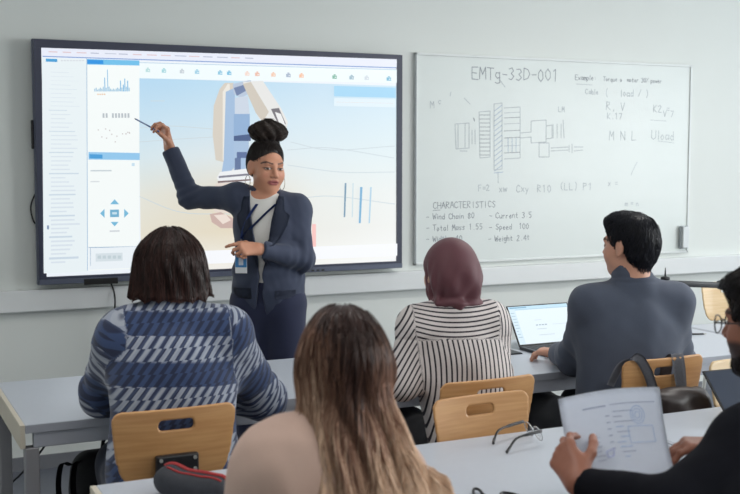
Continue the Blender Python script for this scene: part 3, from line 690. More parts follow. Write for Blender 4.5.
def head_sdf(w=1.0, fem=True, mouth=True):
    s = S(); A = s.add
    A(ell((0, -.018, .036), (.074*w, .092, .084)), 0); A(ell((0, .022, -.028), (.060*w, .068, .088)), .04)
    A(ell((0, .058, -.092), (.024, .026, .024) if fem else (.030, .028, .027)), .04)
    A(ell((0, .02, -.07), (.050 if fem else .056, .052, .036)), .03)
    for q in (-1, 1): A(ell((q*.038, .058, -.030), (.024, .024, .028)), .03)
    A(cap((-.034, .080, .026), (.034, .080, .026), .010), .022)
    for q in (-1, 1): s.sub(ell((q*.031, .100, .004), (.016, .016, .011)), .014)
    for q in (-1, 1): A(ell((q*.031, .0765, .003), (.0145, .0135, .0115)), .004)
    A(cap((0, .088, .014), (0, .107, -.024), .0065, .0105), .012); 
    for q in (-1, 1): A(ell((q*.0115, .098, -.029), (.0085, .0095, .0075)), .006)
    A(cap((-.014, .0885, -.0535), (.014, .0885, -.0535), .0055), .008); A(cap((-.012, .088, -.0635), (.012, .088, -.0635), .0062), .008)
    for q in (-1, 1): A(cap((q*.014, .0885, -.0545), (q*.024, .080, -.057), .005, .003), .008)
    s.sub(cap((-.023, .094, -.0585), (.023, .094, -.0585), .0022), .004)
    for q in (-1, 1):
        Re = Rz(q*.35); A(ell((q*.0765*w, -.008, -.002), (.0085, .021, .031), Re), .008); A(ell((q*.0765*w, -.001, -.028), (.007, .011, .012), Re), .006)
        s.sub(ell((q*.0865*w, .000, .000), (.0055, .012, .019), Re), .005)
    return s
def face_paint(C, L, skin, lip, brow, iris=(40, 26, 20), eyes=True):
    """colours of the face by head coordinates"""
    x, y, z = L[:, 0], L[:, 1], L[:, 2]; ax = np.abs(x)
    def mixin(m, c): m = np.clip(m, 0, 1)[:, None]; C[:] = C*(1-m)+np.array(lin(c))*m
    f = (y > .05)
    mixin(f*np.clip(1.5-np.hypot((x)/.026, (z+.0585)/.0105)*1.0, 0, 1)*1.4*(np.hypot(x/.026, (z+.0585)/.0115) < 1.15), lip)
    mixin(f*np.clip((.0016-np.abs(z+.0585))/.0012, 0, 1)*(ax < .022)*.8, tuple(v*.45 for v in lip))
    ex = (ax-.031)/.0150; ez = (z-.0030)/.0054
    e_ = np.hypot(ex, ez)
    if eyes:
        mixin(f*np.clip((1.55-e_)*2.2, 0, 1)*(z > .003)*.85, (30, 20, 18)); mixin(f*np.clip((1.25-e_)*3, 0, 1)*.6, (60, 40, 34))
        mixin(f*np.clip((.92-e_)*6, 0, 1), (204, 196, 190)); mixin(f*np.clip((.0068-np.hypot(x-np.sign(x)*.031-.0025, z-.0035))/.001, 0, 1)*(e_ < 1), iris)
    bz = .0265+.006*np.clip((ax-.018)/.02, 0, 1)-.010*np.clip((ax-.042)/.012, 0, 1)
    mixin(f*(ax > .011)*(ax < .055)*np.clip((.0042-np.abs(z-bz))/.0018, 0, 1)*.9, brow)
    for q in (-1, 1): mixin(f*np.clip((.0042-np.hypot(x-q*.007, (z+.0355)))/.002, 0, 1)*.8, tuple(v*.35 for v in skin))
    mixin((y > .03)*np.clip(1-np.hypot((ax-.040)/.022, (z+.028)/.020), 0, 1)*.25, (200, 105, 90))
def hand_items(W, f, n, right, curls=(.3, .35, .4, .45), thumb=.4, sc=1.0, spread=.06):
    """one hand: palm, four fingers of unequal length with three phalanges, thumb from the side of the palm"""
    W = np.array(W, float); f = nrm(f); n = np.array(n, float); n = nrm(n-f*(n@f)); t = np.cross(f, n)*(1 if right else -1)
    palm = S(); offs = (.027, .009, -.010, -.027); kl = (.086, .090, .085, .076)
    for o_, k_ in zip(offs, kl): palm.add(cap(W+t*o_*.55*sc+f*.005, W+f*k_*sc+t*o_*sc, .0135*sc, .0105*sc), .016)
    palm.add(ell(W+f*.034*sc+t*.024*sc+n*.007*sc, (.017*sc, .028*sc, .013*sc), np.stack([t, f, n], 1)), .014)
    palm.add(cap(W-f*.03*sc, W+f*.012*sc, .0215*sc, .021*sc, (n, .72)), .02)
    out = [palm]; R = []
    for i, (L, r) in enumerate(((.071, .0088), (.079, .0090), (.073, .0085), (.058, .0075))):
        g = S(); p = W+f*kl[i]*sc+t*offs[i]*sc; ang = 0; side = spread*(1.5-i)
        fl = nrm(f+t*side); rr = r*sc
        for L_, a_ in ((.44, 68), (.31, 88), (.25, 52)):
            ang += math.radians(a_*curls[i]); d_ = fl*math.cos(ang)+n*math.sin(ang); q = p+d_*L*L_*sc
            g.add(cap(p, q, rr, rr*.90), .002); g.add(ell(p, (rr*1.04,)*3), .003); p = q; rr *= .92
        R.append((p, d_)); out.append(g)
    g = S(); p = W+f*.022*sc+t*.020*sc+n*.006*sc; rr = .0125*sc
    for L_, v in ((.040, f*.65+t*.75+n*(.15+.5*thumb)), (.031, f*(.85)+t*(.50-.4*thumb)+n*(.1+.8*thumb)), (.026, f*.9+t*(.30-.5*thumb)+n*(.05+.9*thumb))):
        v = nrm(v); q = p+v*L_*sc; g.add(cap(p, q, rr, rr*.88), .004); p = q; rr *= .9
    R.append((p, v)); out.append(g)
    def F(P):
        pd = palm(P); d = pd
        for g_ in out[1:]: d = np.minimum(d, smin(g_(P), pd, .007*sc))
        return d
    return F, R
def limb(s, a, b, c, r, k=.03):
    s.add(cap(a, b, r[0], r[1]), k); s.add(cap(b, c, r[1], r[2]), k*.6)
def torso(s, J, R, w, t, off=0.0, k=.09, low=True):
    """chest, waist and hip volumes between the shoulder line and the pelvis"""
    sh = (J['SL']+J['SR'])/2; P = J['P']; N = J['N']
    A = lambda u, q, h, wv, tv, **kw: s.add(ell(sh+(P-sh)*u+R[:, 1]*q, (wv+off, tv+off, h), R), kw.get('k', k))
    A(.22, .005, .17, w[0], t[0]); A(.55, .005, .17, w[1], t[1]); A(.84, .0, .16, w[2], t[2])
    s.add(cap(J['SL'], J['SR'], .050+off*.8), .05)
    for q in ('SL', 'SR'): s.add(cap(N-R[:, 2]*.02, J[q], .047+off*.5, .046+off*.6), .05)
def seated_legs(J, R, seat=.45, spread=.10, knee=.46, kz=.548, foot=.08):
    P = J['P']; f = nrm([R[0, 1], R[1, 1], 0]); r = nrm([R[0, 0], R[1, 0], 0])
    for q, s_ in (('L', -1), ('R', 1)):
        J['H'+q] = P+r*s_*.085-np.array([0, 0, .01]); K = P+r*s_*spread+f*knee; K[2] = kz; J['K'+q] = K
        A = K+f*foot; A[2] = .09; J['A'+q] = A; J['F'+q] = f+r*s_*.12
def legs(s, J, off=0.0, k=.05, to=1.0):
    for q in 'LR':
        A = J['K'+q]+(J['A'+q]-J['K'+q])*to
        s.add(cap(J['H'+q], J['K'+q], .083+off, .060+off), k); s.add(cap(J['K'+q], A, .058+off, .040+off), k)
def feet(s, J, off=0, k=.02):
    for q in 'LR':
        f = nrm(J['F'+q]); a = J['A'+q]; s.add(cap([*(a-f*.03)[:2], .045], [*(a+f*.15)[:2], .034], .036+off, .028+off), k)
def bounds(*ps, m=.16):
    P = np.array(ps); return P.min(0)-m, P.max(0)+m
def shoes(J, m, root):
    for q in 'LR':
        s = S(); f = nrm(J['F'+q]); a = J['A'+q]
        s.add(cap([*(a-f*.035)[:2], .048], [*(a+f*.16)[:2], .037], .045, .036), 0); s.add(cap(a+[0, 0, -.02], a+[0, 0, .01], .048), .02); s.keep(half((0, 0, .004), (0, 0, -1)), .004)
        s.keep(half(a+[0, 0, .02], (0, 0, 1)), .004)
        lo, hi = bounds(a, a+f*.17, m=.08); lo[2] = -.02; sdf_obj('shoe', s, lo, hi, .006, m, root)
def JJ(**k): return {a: np.array(b, float) for a, b in k.items()}
def body_obj(root, J, hR, R, skin, arms=True, w=(.155, .13, .16), t=(.10, .09, .11), h=.006, hw=1.0, fem=True, hands=(), paint=None, neckr=.052, extra=None, arm_r=(.048, .038, .026)):
    s = S(); hs = head_sdf(hw, fem); H = J['H']
    torso(s, J, R, w, t)
    nb = H+hR@np.array([0, -.025, -.05])
    s.add(cap(nb, J['N']-R[:, 2]*.03, neckr*.95, neckr*1.08), .03)
    s.add(loc(hs, H, hR), .02)
    for q in 'LR': limb(s, J['S'+q], J['E'+q], J['W'+q], arm_r)
    legs(s, J); feet(s, J)
    for hf in hands: s.add(hf, .012)
    if extra: extra(s)
    lo, hi = bounds(*[J[k] for k in J if not k.startswith('F')], m=.24); lo[2] = max(lo[2], -.01)
    V, Q = polygonise(s, lo, hi, h); C = np.tile(np.array(lin(skin)), (len(V), 1)); L = (V-H)@hR/HS
    if paint: paint(C, L, V)
    return link('body', tomesh('body', V, Q, {'Col': C}), m_skin, root, True, True), s
def furry(name, F, lo, hi, h, m, root, flow, n, steps, ds, r0, colf, seed=1, off=.001, jit=.15, curl=0, sel=None, r1=.0004):
    V, Q = polygonise(F, lo, hi, h); rs = np.random.RandomState(seed); pool = V if sel is None else V[sel(V)]
    roots = pool[rs.randint(0, len(pool), n)]
    return hair_obj_from(name, V, Q, F, roots, m, root, flow, steps, ds, r0, r1, colf, seed, off, jit, curl)
def hair_obj_from(name, V, Q, F, roots, m, root, flow, steps, ds, r0, r1, colf, seed, off, jit, curl):
    C = colf(V, np.full(len(V), .5), np.full(len(V), .3))
    V2, Q2, t, ids = strands(F, roots, flow, steps, ds, r0, r1, off, 3, jit, seed, curl)
    C2 = colf(V2, t, ids)
    return link(name, tomesh(name, np.concatenate([V, V2]), np.concatenate([Q, Q2+len(V)]), {'Col': np.concatenate([C, C2])}), m, root, True, True)
def colmix(a, b, t): a, b = np.array(lin(a)), np.array(lin(b)); t = np.clip(t, 0, 1)[:, None]; return a*(1-t)+b*t
def arm_coord(V, J, q):
    """nearest distance to the arm axis and the coordinate along it"""
    best = np.full(len(V), 9.0); al = np.zeros(len(V)); base = 0
    for a, b in ((J['S'+q], J['E'+q]), (J['E'+q], J['W'+q])):
        ab = b-a; L = np.linalg.norm(ab); t = np.clip((V-a)@ab/L/L, 0, 1); d = np.linalg.norm(V-a-t[:, None]*ab, axis=1)
        m = d < best; best = np.where(m, d, best); al = np.where(m, base+t*L, al); base += L
    return best, al
def mklimit(J, m=.2, keys=None):
    return bounds(*[J[k] for k in (keys or J) if not k.startswith('F')], m=m)

# ---------------------------------------------------------------- teacher
def teacher():
    global HS
    D = 5.3; HS = 1.06
    J = JJ(H=atD(266.5, 167.5, D), N=atD(265, 205, D+.02), SR=atD(238, 197, D+.02), SL=atD(297, 209, D), ER=atD(190, 197, D+.14), WR=atD(169.5, 148, D+.17),
           EL=atD(303, 259, D-.03), WL=atD(259, 249, D-.19))
    ax = basis(180+18+14); R = ax                                     # body faces the camera, a little to the right of the picture
    J['P'] = (J['SL']+J['SR'])/2+np.array([0, 0, -.50]); J['P'][2] = .90
    for q, s_ in (('L', -1), ('R', 1)):
        J['H'+q] = J['P']+R[:, 0]*s_*.085+[0, 0, -.02]; K = J['P']+R[:, 0]*s_*.095+R[:, 1]*.02; K[2] = .49; J['K'+q] = K
        A = K-R[:, 1]*.03; A[2] = .09; J['A'+q] = A; J['F'+q] = R[:, 1]+R[:, 0]*s_*.2
    hR = basis(180+18-22, 6, -3)
    root = empty('person', (J['P'][0], J['P'][1], 0), 0, 'standing woman in a navy blazer with a high hair bun, arm raised to the display', 'person')
    skin = (204, 146, 118)
    hr, tipsR = hand_items(J['WR'], (-.22, .0, 1), (-.95, -.1, .0), True, (.60, .58, .60, .62), .75, 1.10, .16)
    hl, tipsL = hand_items(J['WL'], (-1, -.12, .05), (.1, .8, -.6), False, (.22, .62, .8, .9), .55, 1.0)
    def paint(C, L, V): face_paint(C, L, skin, (150, 78, 76), (48, 34, 30))
    body, bs = body_obj(root, J, hR, R, skin, h=.0034, hands=(hr, hl), paint=paint, w=(.145, .115, .15), t=(.10, .085, .105), hw=.98, neckr=.047)
    # ---- trousers
    mp = cloth('navy_trousers', (32, 38, 66), .06); s = S(); P = J['P']
    s.add(ell(P+[0, 0, .03], (.165, .118, .17), R), 0); s.add(ell(P+[0, 0, .14], (.135, .105, .10), R), .05); legs(s, J, .02, .05, .97); s.keep(half(P+[0, 0, .21], (0, 0, 1))); s.disp = wob(3, 22, .0016)
    s.keep(half((0, 0, .035), (0, 0, -1)))
    lo, hi = mklimit(J, .2, ('P', 'HL', 'HR', 'KL', 'KR', 'AL', 'AR')); hi[2] = P[2]+.26; sdf_obj('trousers', s, lo, hi, .007, mp, root)
    shoes(J, mat('black_leather_shoe', (24, 22, 24), .3), root)
    # ---- white top
    mt = cloth('white_knit_top', (226, 224, 220), .02); s = S(); torso(s, J, R, (.150, .120, .14), (.105, .09, .10), .006); s.keep(half(P+[0, 0, .10], (0, 0, -1)))
    s.sub(ell(J['N']+R[:, 1]*.03+[0, 0, .058], (.060, .070, .040), R), .008); s.disp = wob(5, 30, .0012)
    s.sub(half(J['SL']+R[:, 0]*.03*-1, R[:, 0]), .01); s.it.pop()
    lo, hi = bounds(J['SL'], J['SR'], J['P'], m=.16); sdf_obj('white_top', s, lo, hi, .005, mt, root)
    # ---- blazer
    mj = cloth('navy_blazer_wool', (53, 61, 83), .10, 420, .8)
    s = S(); torso(s, J, R, (.152, .128, .162), (.112, .100, .118), .016, k=.08)
    s.add(cap(P+[0, 0, .12], P+[0, 0, -.02], .10, .12, (R[:, 1], .75)), .08)
    for q in 'LR':
        s.add(cap(J['S'+q]+[0, 0, -.006], J['E'+q], .060, .053), .04)
        s.add(cap(J['E'+q], J['W'+q]+(J['E'+q]-J['W'+q])*.10, .055, .043), .03)
    hem = P[2]-.125
    s.keep(half((0, 0, hem), (0, 0, -1)), .004)
    for q in 'LR': d_ = nrm(J['W'+q]-J['E'+q]); s.sub((lambda a, d_: (lambda Pp: np.maximum(-((Pp-a)@d_), np.linalg.norm(Pp-a, axis=1)-.085)))(J['W'+q]-d_*.012, d_), .003)
    sh = (J['SL']+J['SR'])/2
    def opening(Pp):
        L = (Pp-sh)@R; z = L[:, 2]; z2 = np.clip(-z, -.1, .6)
        c = .002+.012*np.clip((z2-.2)/.3, 0, 1); wd = np.where(z2 < .30, .050*(1-z2/.30)+.012, .012+.020*np.clip((z2-.42)/.15, 0, 1))
        return np.maximum(np.abs(L[:, 0]-c)-wd, .045-L[:, 1])
    s.sub(opening, .006)
    s.sub(ell(J['N']+R[:, 1]*.012+[0, 0, .036], (.052, .060, .046), R), .012)
    f1 = wob(11, 26, .0032, aniso=(1, 1, .8)); f2 = wob(12, 60, .0010)
    eb = [(J['ER'], nrm(J['WR']-J['ER'])), (J['EL'], nrm(J['WL']-J['EL']))]
    def disp(Pp):
        d = f1(Pp)+f2(Pp)
        for e_, dd in eb: r_ = np.linalg.norm(Pp-e_, axis=1); d = d+.0035*np.sin(((Pp-e_)@dd)*150)*np.exp(-(r_/.09)**2)
        L = (Pp-sh)@R; d = d+.004*np.sin(L[:, 2]*60+L[:, 0]*30)*np.exp(-((L[:, 2]+.34)/.07)**2)
        return d
    s.disp = disp; jac = s
    lo, hi = mklimit(J, .14, ('SL', 'SR', 'EL', 'ER', 'WL', 'WR', 'P', 'N')); jk = sdf_obj('blazer', s, lo, hi, .0045, mj, root)
    # lapels, flap, button follow the blazer surface
    mj2 = cloth('navy_lapel', (58, 66, 88), .08, 420, .8)
    def strip(name, ctrlp, widths, th, m, par=None):
        bm = bmesh.new(); rows = []
        for (lx, lz), wd in zip(ctrlp, widths):
            row = []
            for u in (0, .25, .5, .75, 1):
                x = lx+wd*u; p = sh+R@np.array([x, .22, lz]); dirn = -R[:, 1]
                for _ in range(40):
                    dd = float(jac(p[None])[0])
                    if dd < .0006: break
                    p = p+dirn*max(dd*.7, .0006)
                row.append(p-dirn*th*(1.0 if 0 < u < 1 else .35))
            rows.append([bm.verts.new(p) for p in row])
        for a, b in zip(rows[:-1], rows[1:]):
            for i in range(4): f = bm.faces.new((a[i], a[i+1], b[i+1], b[i])); f.smooth = True
        bmesh.ops.solidify(bm, geom=bm.faces[:], thickness=.003)
        return build(name, bm, m, root, True, True)
    for q in (-1, 1):
        c_ = .004; zs = np.linspace(.035, -.30, 16); ins = [(.050*(1-max(-z, 0)/.30)+.015) for z in zs]
        strip('lapel', [(c_+q*i_, z) for i_, z in zip(ins, zs)], [q*v for v in np.interp(zs, [-.30, -.10, -.05, -.045, .035], [.004, .072, .074, .05, .030])], .005, mj2)
    strip('pocket_flap', [(.055, -.40), (.055, -.41), (.053, -.43), (.053, -.45)], [.10]*4, .004, mj)
    strip('pocket_flap', [(-.15, -.41), (-.15, -.43), (-.15, -.45)], [.09]*3, .004, mj)
    # ---- hair: pulled back cap, hairline, big bun
    s = S(); H = J['H']; s.add(loc(ell((0, -.022, .040), (.076, .098, .090)), H, hR), 0)
    s.add(loc(ell((0, -.03, .0), (.072, .085, .07)), H, hR), .03)
    s.sub(loc(ell((0, .095, -.014), (.074, .072, .094)), H, hR), .010)
    s.sub(loc(half((0, 0, -.05), (0, 0, 1)), H, hR), .02)
    s.sub(loc(bx3((0, .028, -.03), (.12, .042, .05)), H, hR), .02)
    bc = H+hR@np.array([.0, -.016, .170]); Rb = hR@Rx(.15)
    s.add(ell(bc, (.093, .080, .049), Rb), .010); s.add(cap(bc-Rb[:, 2]*.05, bc, .05), .012)
    def bunflow(Pp):
        L = (Pp-bc)@Rb; isb = L[:, 2] > -.045
        a = np.stack([-L[:, 1], L[:, 0], .9*np.hypot(L[:, 0], L[:, 1])], 1)@Rb.T
        top = bc-Rb[:, 2]*.06; b = (top-Pp); return np.where(isb[:, None], a/np.maximum(np.linalg.norm(a, axis=1), 1e-4)[:, None], b/np.linalg.norm(b, axis=1)[:, None])
    def dbun(Pp):
        L = (Pp-bc)@Rb; an = np.arctan2(L[:, 1], L[:, 0]); m_ = np.clip((L[:, 2]+.05)/.01, 0, 1)
        return m_*.0045*np.sin(an*9+L[:, 2]*90)
    s.disp = dbun
    def hc(V, t, i): return colmix((26, 20, 20), (78, 66, 60), i*.9*(.3+.7*(((V-bc)@Rb)[:, 2] > -.04)))
    lo, hi = bounds(H, bc, m=.14); furry('hair', s, lo, hi, .0035, m_hair, root, bunflow, 3200, 12, .007, .0011, hc, 3, .0012, .12)
    # hoop earrings
    mg = mat('silver_hoop', (205, 200, 190), .2, .9, .02)
    for q in (1, -1):
        c = H+hR@np.array([q*.086, -.002, -.070])*HS; bm = bmesh.new()
        tube(bm, [c+hR@np.array([.25*q*.03*math.cos(a)*0, .030*math.cos(a), .032*math.sin(a)]) for a in np.linspace(0, 2*PI, 28, endpoint=False)], .0016, 6, closed=True); build('hoop_earring', bm, mg, root, True, True)
    bm = bmesh.new(); c = (tipsL[1][0]); 
    bm.free()
    # ---- pen in the raised hand
    th, idx = tipsR[4][0], tipsR[0][0]; g = (th+idx)/2; tip = atD(134.5, 118.5, D+.28); dirp = nrm(tip-g); 
    e = empty('stylus_pen', tuple(g), 0, 'slim blue pen pointed at the display in the raised hand', 'pen')
    mb = mat('pen_blue', (70, 100, 160), .3)
    bm = bmesh.new(); L = np.linalg.norm(tip-g); tube(bm, [g-dirp*.035, g+dirp*(L-.02)], .0042, 10); build('barrel', bm, mb, e, True, True)
    bm = bmesh.new(); tube(bm, [g+dirp*(L-.02), tip], [.0042, .0012], 10); build('nib', bm, m_blk, e, True, True)
    # ---- lanyard
    mlan = mat('lanyard_navy', (40, 62, 120), .6); e = empty('lanyard', tuple(J['N']), 0, 'dark blue lanyard with a blue and white badge hanging on the white top', 'lanyard')
    fr = R[:, 1]; kn = atD(241.5, 240, D-.165)
    whole = S(); whole.add(jac, 0)
    tp_ = S(); torso(tp_, J, R, (.150, .120, .14), (.105, .09, .10), .010); tp_.add(lambda Pp: bs(Pp), 0)
    for a, b, c in (((257, 204), (249, 216), (243.5, 229)), ((276, 204), (264, 215), (249, 230))):
        bm = bmesh.new(); pts = []
        for k, p in enumerate(spline([atD(*a, D-.30), atD(*b, D-.30), atD(*c, D-.30), atD(241.5, 239, D-.30)], 8)):
            p = np.array(p); dn = nrm(p-OO)
            for _ in range(60):
                dd = float(min(tp_(p[None])[0], jac(p[None])[0]+.002))
                if dd < .0065: break
                p = p+dn*max(.0008, dd*.5)
            pts.append(p)
        prev = None; sd = nrm(R[:, 0])
        for p in pts:
            v0, v1 = bm.verts.new(p-sd*.0075), bm.verts.new(p+sd*.0075)
            if prev: bm.faces.new((prev[0], prev[1], v1, v0))
            prev = (v0, v1)
        bmesh.ops.solidify(bm, geom=bm.faces[:], thickness=.0015); build('strap', bm, mlan, e, True, True)
    last = pts[-1]
    bt = atD(241, 256, D-.175); bm = bmesh.new(); tube(bm, [last-fr*0+fr*.004, bt+[0, 0, .012]], .003, 8); build('clip', bm, mat('clip_steel', (160, 160, 165), .3, .8), e, True, True)
    q0 = empty('tmp', (0, 0, 0)); bpy.data.objects.remove(q0)
    Rb2 = np.stack([R[:, 0], -R[:, 1], [0, 0, 1]], 1); M = Matrix([[*Rb2[i], (bt+[0, 0, -.035])[i]] for i in range(3)]+[[0, 0, 0, 1]])
    bm = bmesh.new(); box(bm, (-.028, -.0015, -.046), (.028, .0015, .046), .001, M=M); bd = build('badge', bm, mat('badge_white', (222, 226, 228), .4), e, False, True)
    bm = bmesh.new(); box(bm, (-.027, -.0022, -.018), (.027, -.0016, .045), 0, M=M); build('badge_panel', bm, mat('badge_blue', (58, 130, 190), .4), bd, False, True)
    bm = bmesh.new(); box(bm, (-.011, -.0028, -.008), (.011, -.0023, .026), 0, M=M); build('badge_photo', bm, mat('badge_photo', (196, 202, 214), .4), bd, False, True)
    return J
teacher(); HS = 1.0

# ---------------------------------------------------------------- woman in the blue patterned sweater
def sweater_mat():
    m, t, b = newmat('blue_patterned_knit', .9); x, z, _ = xyz(t, attr='UV3')
    n = noise(t, 35, 2); x = x+(n-.5)*.006; z = z+(n-.5)*.005
    band = (z/.150+x*.35).fract(); row = (z/.0375).floor()
    ph = (x/.030-z/.040+row*.37).fract(); tri = (ph-.5).abs()*2
    st = tri.step(.38, .58)
    fine = (x/.017-z/.020).fract().gt(.5)
    isl = band.step(.42, .50)*(band.lt(.97))
    dark = mixc(t, st, lin((30, 40, 68)), lin((50, 68, 106)))
    light = mixc(t, st, lin((38, 48, 78)), lin((158, 164, 176)))
    l2 = mixc(t, fine*.25, light, lin((92, 106, 140)))
    c = mixc(t, isl, dark, l2); t.links.new(c.s, b.inputs['Base Color']); b.inputs['Sheen Weight'].default_value = .2
    f = noise(t, 420, 2); g = (x/.006).sin()*.3+f; bump(t, b, g, .35, .002); return m
def student_sweater():
    D = 3.42
    J = JJ(H=atD(170, 268, D+.02), N=atD(172, 304, D), SL=atD(124, 334, D-.03), SR=atD(224, 332, D+.02), EL=atD(102, 394, 3.56), ER=atD(264, 390, 3.66))
    J['EL'][2] = max(J['EL'][2], .80); J['ER'][2] = .80
    J['WL'] = J['EL']+np.array([.10, .21, .0]); J['WR'] = J['ER']+np.array([-.14, .18, .0]); J['WL'][2] = J['WR'][2] = .785
    ax = basis(6); R = basis(6, 6)
    J['P'] = np.array([.865, 3.25, .55]); seated_legs(J, ax, foot=-.12)
    root = empty('person', (J['P'][0], J['P'][1], 0), 0, 'seated woman with a dark bob haircut in a blue and cream patterned sweater', 'person'); hR = basis(12, -2)
    hl, _ = hand_items(J['WL'], (.5, .8, -.05), (0, 0, -1), False, (.3, .3, .35, .4)); h2, _ = hand_items(J['WR'], (-.6, .75, -.05), (0, 0, -1), True, (.3, .3, .35, .4))
    body, bs = body_obj(root, J, hR, R, (178, 138, 118), h=.007, hands=(hl, h2), paint=lambda C, L, V: face_paint(C, L, (178, 138, 118), (160, 90, 84), (30, 22, 20)))
    s = S(); torso(s, J, R, (.172, .168, .175), (.125, .125, .13), .022, k=.10)
    for q in 'LR':
        s.add(cap(J['S'+q]-[0, 0, .01], J['E'+q], .078, .072), .06); s.add(cap(J['E'+q], J['W'+q], .070, .047), .035)
    s.add(cap(J['N']-[0, 0, .02], J['N']+[0, 0, .012], .066, .058), .05)
    s.sub(cap(J['N']+[0, 0, .03], J['N']+[0, 0, .2], .052), .006); s.keep(half(J['P']-[0, 0, .06], (0, 0, -1)))
    f1 = wob(21, 17, .0055, aniso=(1, 1, .9)); f2 = wob(22, 45, .0015)
    def disp(P):
        d = f1(P)+f2(P)
        for q in 'LR':
            r_ = np.linalg.norm(P-J['E'+q]-[0, 0, .05], axis=1); u = nrm(J['E'+q]-J['S'+q]); d = d+.006*np.sin(((P-J['S'+q])@u)*85+P[:, 0]*20)*np.exp(-(r_/.10)**2)
        return d
    s.disp = disp
    sh = (J['SL']+J['SR'])/2
    def attr(V):
        L = (V-sh)@R; U = np.stack([L[:, 0], L[:, 2], L[:, 1]], 1)
        for q, sg in (('L', -1), ('R', 1)):
            d, al = arm_coord(V, J, q); tor = np.abs(L[:, 0]) < .155+.03*np.clip(-L[:, 2]/.3, 0, 1)
            m = (~tor) & (d < .11) & (L[:, 0]*sg > 0)
            # sleeve pattern turns with the arm
            U[m] = np.stack([sg*(L[:, 0]*sg-.17)*.7+L[:, 1]*.6, L[:, 2]*.75+L[:, 0]*sg*-.55, L[:, 1]], 1)[m]
        return {'UV3': U}
    lo, hi = mklimit(J, .17, ('SL', 'SR', 'EL', 'ER', 'WL', 'WR', 'P', 'N')); sdf_obj('sweater', s, lo, hi, .006, sweater_mat(), root, attr)
    mp = cloth('dark_jeans', (38, 44, 62)); s = S(); s.add(ell(J['P']+[0, .02, -.01], (.165, .13, .11), ax), 0); legs(s, J, .02, .05, .96); s.disp = wob(23, 25, .002)
    lo, hi = mklimit(J, .2, ('P', 'KL', 'KR', 'AL', 'AR')); lo[2] = .02; sdf_obj('jeans', s, lo, hi, .009, mp, root); shoes(J, mat('white_sneaker', (200, 200, 200), .5), root)
    # bob: dome that widens to flipped ends
    H = J['H']; s = S(); s.add(loc(ell((0, -.012, .032), (.090, .106, .096)), H, hR), 0)
    s.add(loc(cap((-.052, -.01, .02), (-.090, -.015, -.092), .052, .036), H, hR), .05); s.add(loc(cap((.052, -.01, .02), (.090, -.015, -.092), .052, .036), H, hR), .05)
    s.add(loc(ell((0, -.045, -.05), (.098, .062, .085)), H, hR), .05); s.add(loc(ell((0, -.055, -.10), (.108, .056, .030)), H, hR), .04)
    s.sub(loc(ell((0, .13, -.04), (.065, .10, .12)), H, hR), .02)
    s.keep(loc(lambda P: -P[:, 2]-.086+.05*np.maximum(np.abs(P[:, 0])-.07, 0)+.003*np.sin(P[:, 0]*170), H, hR), .010)
    g1 = wob(31, 16, .003, aniso=(1.6, 1.6, .3))
    def dd(P):
        L = (P-H)@hR; an = np.arctan2(L[:, 0], -L[:, 1]); return g1(P)+.0022*np.sin(an*17+3*np.sin(L[:, 2]*20))*np.clip((.09-L[:, 2])/.08, 0, 1)
    s.disp = dd
    def flow(P):
        L = (P-H)@hR; rad = np.stack([L[:, 0], L[:, 1]+.01, 0*L[:, 0]], 1); rad /= np.maximum(np.linalg.norm(rad, axis=1), 1e-4)[:, None]
        up = np.clip((L[:, 2]-.06)/.07, 0, 1)[:, None]; fl = np.clip((-.07-L[:, 2])/.05, 0, 1)[:, None]
        v = rad*(.9*up+.75*fl)+np.array([0, 0, -1.])*(1-.6*up); return v@hR.T
    def hc(V, t, i): L = (V-H)@hR; return colmix((20, 14, 13), (84, 52, 46), i*.55+.5*np.clip((-.02-L[:, 2])/.1, 0, 1)*i)
    lo, hi = bounds(H, m=.18); furry('hair', s, lo, hi, .0045, m_hair, root, flow, 3600, 11, .010, .0012, hc, 5, .0014, .10)
student_sweater()

